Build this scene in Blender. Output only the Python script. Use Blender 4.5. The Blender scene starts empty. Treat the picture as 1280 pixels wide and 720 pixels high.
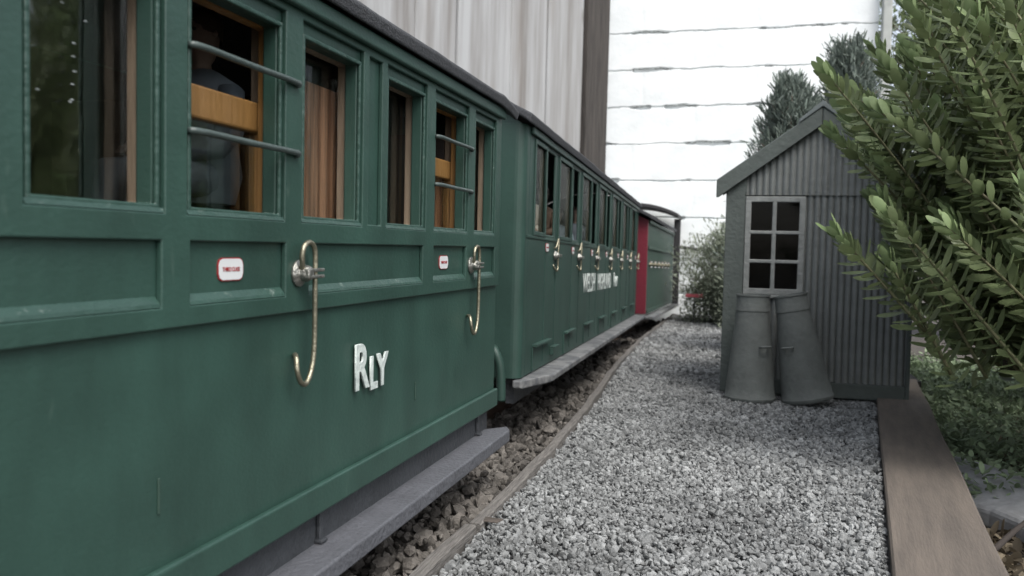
import bpy, math, random
import numpy as np
from mathutils import Vector, Matrix
from mathutils.geometry import tessellate_polygon

random.seed(7); RNG = np.random.default_rng(7)
S = bpy.context.scene
COL = S.collection
S.unit_settings.system = 'METRIC'; S.unit_settings.scale_length = 0.1      # 1 unit = 10 cm: a model railway

# ------------------------------------------------------------------ camera
FPX = 1065.0
PITCH = math.atan(35/FPX); ROLL = math.radians(1.5); YAW = math.atan(294/FPX/math.cos(PITCH))
CAM = Vector((0, 0, 1.0))
_f = Vector((-math.sin(YAW)*math.cos(PITCH), math.cos(YAW)*math.cos(PITCH), -math.sin(PITCH)))
_r0 = Vector((math.cos(YAW), math.sin(YAW), 0)); _u0 = _r0.cross(_f)
_r = _r0*math.cos(ROLL) + _u0*math.sin(ROLL); _u = _u0*math.cos(ROLL) - _r0*math.sin(ROLL)
cd = bpy.data.cameras.new('camera'); co = bpy.data.objects.new('camera', cd); COL.objects.link(co)
co.matrix_world = Matrix(((_r.x, _u.x, -_f.x, CAM.x), (_r.y, _u.y, -_f.y, CAM.y), (_r.z, _u.z, -_f.z, CAM.z), (0, 0, 0, 1)))
cd.sensor_width = 36; cd.lens = 36*FPX/1280; cd.clip_start = 0.02; cd.clip_end = 3000
cd.dof.use_dof = True; cd.dof.focus_distance = 3.3; cd.dof.aperture_fstop = 3.2
S.camera = co

# ------------------------------------------------------------------ light
SUN_EL, SUN_AZ = math.radians(56), math.radians(136)      # azimuth from +Y, clockwise seen from above
w = bpy.data.worlds.new('World'); S.world = w; w.use_nodes = True
nt = w.node_tree; nt.nodes.clear()
sky = nt.nodes.new('ShaderNodeTexSky'); sky.sky_type = 'NISHITA'; sky.sun_disc = False
sky.sun_elevation = SUN_EL; sky.sun_rotation = SUN_AZ; sky.dust_density = 4.0; sky.air_density = 1.0; sky.ozone_density = 1.0
hs = nt.nodes.new('ShaderNodeHueSaturation'); hs.inputs['Saturation'].default_value = 0.45
bg = nt.nodes.new('ShaderNodeBackground'); bg.inputs['Strength'].default_value = 0.15
wo = nt.nodes.new('ShaderNodeOutputWorld')
nt.links.new(sky.outputs[0], hs.inputs['Color']); nt.links.new(hs.outputs[0], bg.inputs[0]); nt.links.new(bg.outputs[0], wo.inputs[0])
sd = bpy.data.lights.new('sun', 'SUN'); sd.energy = 1.1; sd.angle = math.radians(35); sd.color = (1.0, 0.97, 0.93)
so = bpy.data.objects.new('sun', sd); COL.objects.link(so)
sdir = Vector((math.sin(SUN_AZ)*math.cos(SUN_EL), math.cos(SUN_AZ)*math.cos(SUN_EL), math.sin(SUN_EL)))
so.rotation_euler = sdir.to_track_quat('Z', 'Y').to_euler(); so.location = (2, -2, 12)
S.render.engine = 'CYCLES'
S.view_settings.view_transform = 'Standard'; S.view_settings.look = 'None'
S.view_settings.exposure = 1.0; S.view_settings.gamma = 1.0; S.view_settings.use_curve_mapping = False

# ------------------------------------------------------------------ helpers
def U(x, y, Y):                                            # the 3D point at world depth Y under a photo pixel
    d = _f + _r*((x-640)/FPX) + _u*((360-y)/FPX)
    return CAM + d*(Y/d.y)

def M(name, col, rough=0.7, var=0.15, vs=6, bump=0.0, bs=40, stretch=(1, 1, 1), metal=0.0, col2=None, mid=0.5, wid=0.25,
      island=0.0, spec=0.5, detail=6, extra=None, coat=0):
    m = bpy.data.materials.new(name); m.use_nodes = True
    n = m.node_tree.nodes; l = m.node_tree.links; b = n['Principled BSDF']
    b.inputs['Roughness'].default_value = rough; b.inputs['Metallic'].default_value = metal
    b.inputs['Specular IOR Level'].default_value = spec; b.inputs['Coat Weight'].default_value = coat
    tc = n.new('ShaderNodeTexCoord'); mp = n.new('ShaderNodeMapping'); mp.inputs['Scale'].default_value = stretch
    l.new(tc.outputs['Object'], mp.inputs['Vector'])
    nz = n.new('ShaderNodeTexNoise'); nz.inputs['Scale'].default_value = vs; nz.inputs['Detail'].default_value = detail
    nz.inputs['Roughness'].default_value = 0.6
    l.new(mp.outputs[0], nz.inputs['Vector'])
    mx = n.new('ShaderNodeMix'); mx.data_type = 'RGBA'
    c2 = col2 or tuple(c*(1-var*2) for c in col)
    mx.inputs[6].default_value = (*c2, 1); mx.inputs[7].default_value = (*col, 1)
    mr = n.new('ShaderNodeMapRange'); mr.inputs[1].default_value = mid-wid; mr.inputs[2].default_value = mid+wid
    l.new(nz.outputs[0], mr.inputs[0]); l.new(mr.outputs[0], mx.inputs[0])
    last = mx.outputs[2]
    if island > 0:
        g = n.new('ShaderNodeNewGeometry'); hv = n.new('ShaderNodeHueSaturation')
        r2 = n.new('ShaderNodeMapRange'); r2.inputs[3].default_value = 1-island; r2.inputs[4].default_value = 1+island
        l.new(g.outputs['Random Per Island'], r2.inputs[0]); l.new(r2.outputs[0], hv.inputs['Value'])
        l.new(last, hv.inputs['Color']); last = hv.outputs[0]
    if extra: last = extra(n, l, last, mp)
    l.new(last, b.inputs['Base Color'])
    if bump > 0:
        n2 = n.new('ShaderNodeTexNoise'); n2.inputs['Scale'].default_value = bs; n2.inputs['Detail'].default_value = 5
        l.new(mp.outputs[0], n2.inputs['Vector'])
        bp = n.new('ShaderNodeBump'); bp.inputs['Strength'].default_value = bump; bp.inputs['Distance'].default_value = 0.02
        l.new(n2.outputs[0], bp.inputs['Height']); l.new(bp.outputs[0], b.inputs['Normal'])
    return m

class MB:
    def __init__(s, off=(0, 0, 0)): s.v = []; s.f = []; s.off = off
    def add(s, vs, fs):
        k = len(s.v); s.v += [tuple(p) for p in vs]; s.f += [tuple(i+k for i in f) for f in fs]; return s
    def box(s, a, b):
        x0, y0, z0 = [min(p, q) for p, q in zip(a, b)]; x1, y1, z1 = [max(p, q) for p, q in zip(a, b)]
        return s.add([(x0,y0,z0),(x1,y0,z0),(x1,y1,z0),(x0,y1,z0),(x0,y0,z1),(x1,y0,z1),(x1,y1,z1),(x0,y1,z1)],
                     [(0,3,2,1),(4,5,6,7),(0,1,5,4),(1,2,6,5),(2,3,7,6),(3,0,4,7)])
    def tube(s, pts, r, n=8, cap=True):
        pts = [Vector(p) for p in pts]; m = len(pts); rs = r if isinstance(r, (list, tuple)) else [r]*m
        vs = []; prev = None
        for i, p in enumerate(pts):
            d = (pts[min(i+1, m-1)] - pts[max(i-1, 0)]).normalized()
            a = prev - d*prev.dot(d) if prev else (Vector((0, 0, 1)) if abs(d.z) < .9 else Vector((1, 0, 0))).cross(d)
            a.normalize(); prev = a; b = d.cross(a)
            for k in range(n):
                t = 2*math.pi*k/n; vs.append(p + (a*math.cos(t)+b*math.sin(t))*rs[i])
        fs = [(i*n+k, i*n+(k+1) % n, (i+1)*n+(k+1) % n, (i+1)*n+k) for i in range(m-1) for k in range(n)]
        if cap: fs += [tuple(reversed(range(n))), tuple(range((m-1)*n, m*n))]
        return s.add(vs, fs)
    def prism(s, pts, fn, d0, d1):                         # 2D outline lifted by fn(u, v, d)
        n = len(pts); tri = tessellate_polygon([[Vector((p[0], p[1], 0)) for p in pts]])
        vs = [fn(p[0], p[1], d0) for p in pts] + [fn(p[0], p[1], d1) for p in pts]
        fs = [t for t in tri] + [(t[2]+n, t[1]+n, t[0]+n) for t in tri] + [(i, (i+1) % n, (i+1) % n+n, i+n) for i in range(n)]
        return s.add(vs, fs)
    def lathe(s, prof, n=32, wob=0):                       # profile (r, z) round z
        m = len(prof); vs = []
        for r, z in prof:
            for k in range(n): t = 2*math.pi*k/n; vs.append((r*math.cos(t), r*math.sin(t), z))
        return s.add(vs, [(i*n+k, i*n+(k+1) % n, (i+1)*n+(k+1) % n, (i+1)*n+k) for i in range(m-1) for k in range(n)])
    def plate(s, sc, tc, holes, n0, n1):                   # a board in the (y, z) plane with rectangular holes, thickness n0..n1 in x
        sc = sorted(set(round(a, 5) for a in list(sc)+[h[i] for h in holes for i in (0, 1)]))
        tc = sorted(set(round(a, 5) for a in list(tc)+[h[i] for h in holes for i in (2, 3)]))
        def solid(i, j):
            if i < 0 or j < 0 or i >= len(sc)-1 or j >= len(tc)-1: return False
            a = (sc[i]+sc[i+1])/2; b = (tc[j]+tc[j+1])/2
            return not any(h[0] < a < h[1] and h[2] < b < h[3] for h in holes)
        idx = {}; vs = []; fs = []
        def V(i, j, k):
            if (i, j, k) not in idx: idx[(i, j, k)] = len(vs); vs.append(((n0, n1)[k], sc[i], tc[j]))
            return idx[(i, j, k)]
        for i in range(len(sc)-1):
            for j in range(len(tc)-1):
                if not solid(i, j): continue
                fs.append((V(i,j,1), V(i+1,j,1), V(i+1,j+1,1), V(i,j+1,1))); fs.append((V(i,j,0), V(i,j+1,0), V(i+1,j+1,0), V(i+1,j,0)))
                if not solid(i-1, j): fs.append((V(i,j,0), V(i,j,1), V(i,j+1,1), V(i,j+1,0)))
                if not solid(i+1, j): fs.append((V(i+1,j,0), V(i+1,j+1,0), V(i+1,j+1,1), V(i+1,j,1)))
                if not solid(i, j-1): fs.append((V(i,j,0), V(i+1,j,0), V(i+1,j,1), V(i,j,1)))
                if not solid(i, j+1): fs.append((V(i,j+1,0), V(i,j+1,1), V(i+1,j+1,1), V(i+1,j+1,0)))
        return s.add(vs, fs)
    def build(s, name, mat, parent=None, bevel=0, smooth=False, seg=2, fix=True):
        me = bpy.data.meshes.new(name); o3 = s.off
        me.from_pydata([(p[0]+o3[0], p[1]+o3[1], p[2]+o3[2]) for p in s.v], [], s.f); me.update()
        if fix:
            import bmesh
            bm = bmesh.new(); bm.from_mesh(me); bmesh.ops.recalc_face_normals(bm, faces=bm.faces); bm.to_mesh(me); bm.free()
        if mat: me.materials.append(mat)
        if smooth: me.polygons.foreach_set('use_smooth', [True]*len(me.polygons))
        o = bpy.data.objects.new(name, me); COL.objects.link(o)
        if parent: o.parent = parent
        if bevel:
            b = o.modifiers.new('b', 'BEVEL'); b.width = bevel; b.segments = seg; b.limit_method = 'ANGLE'; b.angle_limit = math.radians(35)
        return o

def tag(o, label=None, cat=None, group=None, kind=None):
    if label: o['label'] = label
    if cat: o['category'] = cat
    if group: o['group'] = group
    if kind: o['kind'] = kind
    return o
def root(name, loc, label, cat, group=None, rz=0):
    o = bpy.data.objects.new(name, None); COL.objects.link(o); o.location = loc; o.rotation_euler = (0, 0, rz); o.empty_display_size = .1
    return tag(o, label, cat, group)
def copy_tree(o, parent=None):
    c = o.copy(); COL.objects.link(c)
    if parent: c.parent = parent
    for ch in [q for q in bpy.data.objects if q.parent == o]: copy_tree(ch, c)
    return c
def frame_matrix(u, P):
    u = Vector(u).normalized(); n = u.cross(Vector((0, 0, 1))).normalized(); v = n.cross(u)
    return Matrix(((n.x, u.x, v.x, P[0]), (n.y, u.y, v.y, P[1]), (n.z, u.z, v.z, P[2]), (0, 0, 0, 1))), v

def np_mesh(name, verts, faces, mat, parent=None, smooth=False):   # faces: (F, k) array
    me = bpy.data.meshes.new(name); k = faces.shape[1]
    me.vertices.add(len(verts)); me.vertices.foreach_set('co', np.ascontiguousarray(verts, dtype=np.float32).ravel())
    me.loops.add(faces.size); me.loops.foreach_set('vertex_index', faces.astype(np.int32).ravel())
    me.polygons.add(len(faces)); me.polygons.foreach_set('loop_start', np.arange(0, faces.size, k, dtype=np.int32))
    try: me.polygons.foreach_set('loop_total', np.full(len(faces), k, dtype=np.int32))
    except Exception: pass
    me.polygons.foreach_set('use_smooth', np.full(len(faces), smooth))
    me.update(calc_edges=True); me.materials.append(mat)
    o = bpy.data.objects.new(name, me); COL.objects.link(o)
    if parent: o.parent = parent
    return o
def inst(bv, bf, R, T):                                     # R (N,3,3), T (N,3)
    N = len(T); V = np.einsum('nij,vj->nvi', R, bv) + T[:, None, :]
    F = bf[None] + (np.arange(N)*len(bv))[:, None, None]
    return V.reshape(-1, 3), F.reshape(-1, bf.shape[1])
def rand_rot(N):
    q = RNG.normal(size=(N, 4)); q /= np.linalg.norm(q, axis=1)[:, None]; a, b, c, d = q.T
    return np.stack([np.stack([1-2*(c*c+d*d), 2*(b*c-a*d), 2*(b*d+a*c)], 1), np.stack([2*(b*c+a*d), 1-2*(b*b+d*d), 2*(c*d-a*b)], 1),
                     np.stack([2*(b*d-a*c), 2*(c*d+a*b), 1-2*(b*b+c*c)], 1)], 1)
def frames(D, Nn):                                          # columns: D, side, normal
    D = D/np.linalg.norm(D, axis=1)[:, None]
    Sd = np.cross(Nn, D); Sd /= np.linalg.norm(Sd, axis=1)[:, None]+1e-9
    return np.stack([D, Sd, np.cross(D, Sd)], 2)
def text(s, size, mat, parent, loc, extr=.008, bold=.0, bevel=0, name='lettering', sx=1.0):
    cu = bpy.data.curves.new(name, 'FONT'); cu.body = s; cu.size = size; cu.extrude = extr; cu.offset = bold; cu.bevel_depth = bevel; cu.resolution_u = 6
    t = bpy.data.objects.new(name, cu); COL.objects.link(t); bpy.context.view_layer.update()
    me = bpy.data.meshes.new_from_object(t.evaluated_get(bpy.context.evaluated_depsgraph_get())); bpy.data.objects.remove(t); bpy.data.curves.remove(cu)
    me.transform(Matrix(((0, 0, 1, loc[0]), (sx, 0, 0, loc[1]), (0, 1, 0, loc[2]), (0, 0, 0, 1))))
    me.materials.clear(); me.materials.append(mat); me.name = name
    o = bpy.data.objects.new(name, me); COL.objects.link(o); o.parent = parent
    return o

# ------------------------------------------------------------------ materials
def flakes(n, l, last, mp):                                 # flaked pale edges of old window frames
    v = n.new('ShaderNodeTexNoise'); v.inputs['Scale'].default_value = 20; v.inputs['Detail'].default_value = 8; v.inputs['Roughness'].default_value = .8
    l.new(mp.outputs[0], v.inputs['Vector'])
    r = n.new('ShaderNodeMapRange'); r.inputs[1].default_value = .60; r.inputs[2].default_value = .66; l.new(v.outputs[0], r.inputs[0])
    m = n.new('ShaderNodeMix'); m.data_type = 'RGBA'; m.inputs[7].default_value = (.12, .16, .14, 1)
    l.new(r.outputs[0], m.inputs[0]); l.new(last, m.inputs[6]); return m.outputs[2]
def knots(n, l, last, mp):                                  # brown weathering and dark knots in silvered boards
    tc = n.new('ShaderNodeTexCoord'); m2 = n.new('ShaderNodeMapping'); m2.inputs['Scale'].default_value = (1.0, 1.0, .30); l.new(tc.outputs['Object'], m2.inputs['Vector'])
    v = n.new('ShaderNodeTexVoronoi'); v.inputs['Scale'].default_value = 1.5; l.new(m2.outputs[0], v.inputs['Vector'])
    r = n.new('ShaderNodeMapRange'); r.inputs[1].default_value = .13; r.inputs[2].default_value = .07; l.new(v.outputs['Distance'], r.inputs[0])
    z = n.new('ShaderNodeTexNoise'); z.inputs['Scale'].default_value = .8; z.inputs['Detail'].default_value = 4; l.new(m2.outputs[0], z.inputs['Vector'])
    q = n.new('ShaderNodeMapRange'); q.inputs[1].default_value = .50; q.inputs[2].default_value = .78; l.new(z.outputs[0], q.inputs[0])
    a = n.new('ShaderNodeMix'); a.data_type = 'RGBA'; a.inputs[7].default_value = (.20, .17, .14, 1); l.new(q.outputs[0], a.inputs[0]); l.new(last, a.inputs[6])
    m = n.new('ShaderNodeMix'); m.data_type = 'RGBA'; m.inputs[7].default_value = (.09, .075, .06, 1)
    l.new(r.outputs[0], m.inputs[0]); l.new(a.outputs[2], m.inputs[6]); return m.outputs[2]
def weather(n, l, last, mp):
    tc = n.new('ShaderNodeTexCoord'); m2 = n.new('ShaderNodeMapping'); m2.inputs['Scale'].default_value = (1, 1.6, .55); l.new(tc.outputs['Object'], m2.inputs['Vector'])
    z = n.new('ShaderNodeTexNoise'); z.inputs['Scale'].default_value = 2.6; z.inputs['Detail'].default_value = 7; z.inputs['Roughness'].default_value = .65; l.new(m2.outputs[0], z.inputs['Vector'])
    q = n.new('ShaderNodeMapRange'); q.inputs[1].default_value = .3; q.inputs[2].default_value = .7; q.inputs[3].default_value = .78; q.inputs[4].default_value = 1.2; l.new(z.outputs[0], q.inputs[0])
    h = n.new('ShaderNodeHueSaturation'); l.new(q.outputs[0], h.inputs['Value']); l.new(last, h.inputs['Color'])
    v = n.new('ShaderNodeTexNoise'); v.inputs['Scale'].default_value = 9; v.inputs['Detail'].default_value = 3; m3 = n.new('ShaderNodeMapping'); m3.inputs['Scale'].default_value = (1, 1.8, .5); l.new(tc.outputs['Object'], m3.inputs['Vector']); l.new(m3.outputs[0], v.inputs['Vector'])
    r = n.new('ShaderNodeMapRange'); r.inputs[1].default_value = .69; r.inputs[2].default_value = .78; r.inputs[4].default_value = .5; l.new(v.outputs[0], r.inputs[0])
    m = n.new('ShaderNodeMix'); m.data_type = 'RGBA'; m.inputs[7].default_value = (.09, .14, .115, 1); l.new(r.outputs[0], m.inputs[0]); l.new(h.outputs[0], m.inputs[6])
    return chips(n, l, m.outputs[2], mp)
def chips(n, l, last, mp):                                  # small pale chips and scuffs in old paint
    v = n.new('ShaderNodeTexNoise'); v.inputs['Scale'].default_value = 14; v.inputs['Detail'].default_value = 9; v.inputs['Roughness'].default_value = .75
    l.new(mp.outputs[0], v.inputs['Vector'])
    r = n.new('ShaderNodeMapRange'); r.inputs[1].default_value = .70; r.inputs[2].default_value = .76; l.new(v.outputs[0], r.inputs[0])
    m = n.new('ShaderNodeMix'); m.data_type = 'RGBA'; m.inputs[7].default_value = (.07, .12, .10, 1)
    l.new(r.outputs[0], m.inputs[0]); l.new(last, m.inputs[6]); return m.outputs[2]
GREEN = M('green_paint', (.027, .065, .051), .42, .12, 4, .07, 75, extra=weather, stretch=(1, .7, 1.2), spec=.45)
GREENF = M('green_paint_chipped', (.027, .065, .051), .42, .12, 4, .3, 30, extra=lambda n, l, a, mp: flakes(n, l, a, mp), stretch=(1, .7, 1.2), spec=.45)
GREENB = M('grey_green_bar_paint', (.058, .080, .074), .42, .15, 9, .2, 40)
GREEN2 = M('green_paint_smooth', (.027, .062, .050), .5, .12, 3, .08, 30, spec=.4, extra=weather)
GREEN3 = M('green_paint_van', (.028, .060, .045), .6, .12, 4, .2, 20)
RED = M('red_paint', (.17, .014, .03), .5, .12, 4, .2, 20)
SOLE = M('grey_underframe_paint', (.045, .050, .056), .55, .2, 7, .4, 40)
STEP = M('footboard_paint', (.095, .10, .112), .6, .14, 9, .4, 50)
STEPW = M('worn_footboard', (.16, .165, .165), .65, .2, 6, .3, 30, col2=(.075, .08, .085), stretch=(1, 1.2, 1), mid=.5, wid=.08)
ROOF = M('roof_felt', (.060, .064, .07), .85, .3, 70, .5, 140, col2=(.025, .027, .03))
WOOD = M('orange_varnished_wood', (.27, .145, .045), .45, .2, 8, .3, 30, stretch=(1, 1, .3))
WOOD_V = M('pale_window_beading', (.21, .16, .11), .6, .25, 14, .4, 40, stretch=(1, 1, .15))
WOOD_D = M('brown_panel_wood', (.58, .30, .18), .35, .3, 11, .3, 30, stretch=(5, 5, .22), col2=(.13, .055, .035), wid=.15)
BRASS = M('tarnished_brass', (.34, .32, .23), .42, .2, 20, .2, 80, metal=.9, col2=(.22, .21, .16))
PEWTER = M('dull_metal', (.33, .33, .30), .42, .2, 25, .4, 60, metal=.85, col2=(.2, .2, .18))
WLET2 = M('white_letter_paint_flat', (.62, .68, .65), .6, .04, 6)
WLET = M('white_letter_paint', (.52, .58, .55), .5, .12, 16, .3, 40, col2=(.42, .47, .45))
PLATEW = M('white_enamel', (.60, .62, .62), .35, .03, 8)
PLATER = M('red_enamel', (.30, .02, .025), .4, .1, 8)
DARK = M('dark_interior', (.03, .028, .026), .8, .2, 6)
BLACKM = M('black_iron', (.028, .028, .03), .6, .2, 12, .3, 40)
def glass(name, tint=.75, rough=.06, refl=.8):
    m = bpy.data.materials.new(name); m.use_nodes = True; n = m.node_tree.nodes; l = m.node_tree.links; n.clear()
    o = n.new('ShaderNodeOutputMaterial'); t = n.new('ShaderNodeBsdfTransparent'); t.inputs[0].default_value = (tint, tint*1.02, tint, 1)
    g = n.new('ShaderNodeBsdfGlossy'); g.inputs['Roughness'].default_value = rough
    fr = n.new('ShaderNodeFresnel'); fr.inputs[0].default_value = 1.45
    tc = n.new('ShaderNodeTexCoord'); nz = n.new('ShaderNodeTexNoise'); nz.inputs['Scale'].default_value = 9
    bp = n.new('ShaderNodeBump'); bp.inputs['Strength'].default_value = .05; bp.inputs['Distance'].default_value = .02
    l.new(tc.outputs['Object'], nz.inputs['Vector']); l.new(nz.outputs[0], bp.inputs['Height']); l.new(bp.outputs[0], g.inputs['Normal'])
    x = n.new('ShaderNodeMixShader'); k_ = n.new('ShaderNodeMath'); k_.operation = 'MULTIPLY'; k_.inputs[1].default_value = refl; l.new(fr.outputs[0], k_.inputs[0]); l.new(k_.outputs[0], x.inputs[0]); l.new(t.outputs[0], x.inputs[1]); l.new(g.outputs[0], x.inputs[2])
    l.new(x.outputs[0], o.inputs[0]); return m
GLASS = glass('window_glass', .93, .05, .42); GLASSD = glass('hut_glass', .5, .08, .35); GLASS2 = glass('dusty_glass', .75, .15, .12)
BEAD2 = M('olive_beading', (.12, .11, .075), .6, .2, 10)
INW = M('shaded_partition_wood', (.022, .017, .014), .8, .1, 4)  # brown partition wood darkened, shade inside the coach put into its colour

# ------------------------------------------------------------------ ground
soil = M('soil', (.07, .06, .05), .95, .3, 5, .8, 14)
g = MB(); g.add([(-600, -600, -.34), (600, -600, -.34), (600, 900, -.34), (-600, 900, -.34)], [(0, 1, 2, 3)])
tag(g.build('ground', soil, fix=False), kind='structure')

EDGE = [(-.950, .6), (-.958, 2.5), (-.975, 4.0), (-1.02, 5.3), (-1.087, 6.5), (-1.165, 7.6), (-1.245, 9.2), (-1.325, 11.2), (-1.36, 13.5), (-1.385, 16), (-1.395, 17.3)]
EY = np.array([p[1] for p in EDGE]); EX = np.array([p[0] for p in EDGE])
edge_x = lambda Y: np.interp(Y, EY, EX)
PLX = lambda Y: .49 + (Y-3.0)*.123                          # left edge of the plank
stone_bed = M('shaded_stone_dust', (.05, .05, .05), .95, .3, 60, .8, 90)  # bed coloured dark to paint the shade in gaps between the chips
bed = MB()
ys = np.linspace(.3, 17.35, 60)
vs = [(edge_x(y), y, -.035) for y in ys] + [((PLX(y) if y < 8.4 else 1.6), y, -.035) for y in ys]
vs += [(a, b, -.33) for a, b, c in vs]
n = len(ys)
fs = [(i, i+n, i+n+1, i+1) for i in range(n-1)] + [(i, i+1, i+1+2*n, i+2*n) for i in range(n-1)] + [(i+n, i+3*n, i+1+3*n, i+1+n) for i in range(n-1)] + [(0, 2*n, 3*n, n), (n-1, 2*n-1, 4*n-1, 3*n-1)]
bed.add(vs, fs); tag(bed.build('path', stone_bed), kind='structure')
tb = MB(); tb.add([(edge_x(y)-.03, y, -.20) for y in ys] + [(-3.4, y, -.20) for y in ys], [(i, i+1, i+n+1, i+n) for i in range(n-1)])
tag(tb.build('track_bed', M('ballast_dust', (.06, .055, .05), .95, .3, 20, .8, 40)), kind='structure')

ico_v, ico_f = [], []
def stone_shapes(k):
    phi = (1+5**.5)/2
    v = np.array([(-1,phi,0),(1,phi,0),(-1,-phi,0),(1,-phi,0),(0,-1,phi),(0,1,phi),(0,-1,-phi),(0,1,-phi),(phi,0,-1),(phi,0,1),(-phi,0,-1),(-phi,0,1)], float)
    v /= np.linalg.norm(v[0])
    f = np.array([(0,11,5),(0,5,1),(0,1,7),(0,7,10),(0,10,11),(1,5,9),(5,11,4),(11,10,2),(10,7,6),(7,1,8),(3,9,4),(3,4,2),(3,2,6),(3,6,8),(3,8,9),(4,9,5),(2,4,11),(6,2,10),(8,6,7),(9,8,1)])
    out = []
    for _ in range(k):
        w2 = v.copy()
        for _ in range(5):                                  # chop flat facets
            d = RNG.normal(size=3); d /= np.linalg.norm(d); h = RNG.uniform(.45, .8); e = w2@d
            w2 = w2 - np.clip(e-h, 0, None)[:, None]*d
        out.append((w2*RNG.uniform(.45, 1.25, 3), f))
    return out
SH = stone_shapes(14)
def scatter(name, P, size, mat, lab, cat):
    Vs, Fs, k = [], [], 0; which = RNG.integers(0, len(SH), len(P))
    for i, (bv, bf) in enumerate(SH):
        m = which == i
        if not m.any(): continue
        V, F = inst(bv, bf, rand_rot(m.sum())*size[m][:, None, None], P[m]); Vs.append(V); Fs.append(F+k); k += len(V)
    return tag(np_mesh(name, np.concatenate(Vs), np.concatenate(Fs), mat), lab, cat, kind='stuff')
def patchy(n, l, last, mp):
    z = n.new('ShaderNodeTexNoise'); z.inputs['Scale'].default_value = 1.6; z.inputs['Detail'].default_value = 5; l.new(mp.outputs[0], z.inputs['Vector'])
    q = n.new('ShaderNodeMapRange'); q.inputs[1].default_value = .35; q.inputs[2].default_value = .65; q.inputs[3].default_value = .72; q.inputs[4].default_value = 1.1; l.new(z.outputs[0], q.inputs[0])
    h = n.new('ShaderNodeHueSaturation'); l.new(q.outputs[0], h.inputs['Value']); l.new(last, h.inputs['Color']); return h.outputs[0]
gravel_m = M('grey_granite_chips', (.232, .240, .238), .85, .12, 70, .3, 120, island=.42, spec=.3, extra=patchy)
Ps, Ss = [], []
for (y0, y1, dens, sz) in ((1.6, 4.4, 6800, .0108), (4.4, 8.0, 4000, .0138), (8, 17.3, 900, .026)):
    N = int((y1-y0)*2.6*dens); Y = RNG.uniform(y0, y1, N); X = RNG.uniform(-1.4, 1.3, N)
    ok = (X > edge_x(Y)+.035) & (X < np.where(Y < 8.3, PLX(Y)-.012, 1.5)); Y = Y[ok]; X = X[ok]
    z = RNG.uniform(-.038, -.012, len(X)) + .010*np.sin(X*3.1+Y*1.3)*np.sin(Y*2.1-X)
    Ps.append(np.stack([X, Y, z], 1)); Ss.append(sz*RNG.lognormal(0, .28, len(X)))
scatter('gravel', np.concatenate(Ps), np.concatenate(Ss), gravel_m, 'pale grey stone chippings covering the platform', 'gravel')
ball_m = M('brown_grey_ballast', (.135, .125, .112), .8, .2, 30, .5, 60, island=.5, spec=.35)
Ps, Ss = [], []
for (y0, y1, dens, sz) in ((.8, 7.0, 1050, .026), (7, 17, 420, .038)):
    N = int((y1-y0)*2.0*dens); Y = RNG.uniform(y0, y1, N); X = edge_x(Y) - .03 - RNG.uniform(0, 2.0, N)**1.0
    z = -.175 + RNG.uniform(-.03, .045, N) + .03*np.clip(1-(edge_x(Y)-X)/.3, 0, 1)
    Ps.append(np.stack([X, Y, z], 1)); Ss.append(sz*RNG.lognormal(0, .35, N))
scatter('ballast', np.concatenate(Ps), np.concatenate(Ss), ball_m, 'dirty brown and grey ballast stones beside the footboards', 'ballast')

# timber edging strips between ballast and platform
EDGEW = M('weathered_edging_timber', (.19, .18, .165), .85, .25, 16, .6, 30, stretch=(9, .6, 9), col2=(.065, .06, .055), wid=.2)
def strip(y0, y1, label, dx0=0, dx1=0, top=.018, wd=.024):
    N = max(3, int((y1-y0)/.12)); vs = []
    for i in range(N+1):
        y = y0+(y1-y0)*i/N; x = float(edge_x(y)) + dx0 + (dx1-dx0)*i/N + .003*math.sin(y*9)
        z = top+.004*math.sin(y*5.3)
        for a, b in ((-wd, -.2), (wd, -.2), (wd, z-.006), (wd-.006, z), (-wd+.006, z), (-wd, z-.006)): vs.append((x+a, y, b))
    fs = [(i*6+k, i*6+(k+1) % 6, (i+1)*6+(k+1) % 6, (i+1)*6+k) for i in range(N) for k in range(6)] + [tuple(range(6)), tuple(range(N*6, N*6+6))]
    return tag(MB().add(vs, fs).build('edging_strip', EDGEW), label, 'edging', 'thin timber strips edging the platform')
strip(.7, 2.98, 'weathered timber edging strip at the near end, below the step of the front coach', 0, .0)
strip(2.985, 8.4, 'long weathered timber edging strip curving left along the middle of the platform', .016, 0, .022)
strip(8.43, 17.2, 'far timber edging strip beside the red-ended coach', 0, 0)
# dead leaf at the joint
lf = MB(); lf.add([(-.05, 0, 0), (-.02, -.028, .008), (.03, -.02, .004), (.05, .004, .012), (.02, .026, .006), (-.025, .02, .01), (-.05, 0, -.004), (-.02, -.028, .003), (.03, -.02, -.001), (.05, .004, .007), (.02, .026, .001), (-.025, .02, .005)],
   [(0, 1, 2, 3, 4, 5), (11, 10, 9, 8, 7, 6)] + [(i, i+6, (i+1) % 6+6, (i+1) % 6) for i in range(6)])
o = lf.build('dead_leaf', M('dead_leaf_brown', (.07, .058, .048), .8), bevel=.002); o.location = (-.905, 3.06, .012)
tag(o, 'small dark dead leaf beside the joint in the timber edging', 'leaf')

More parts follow.
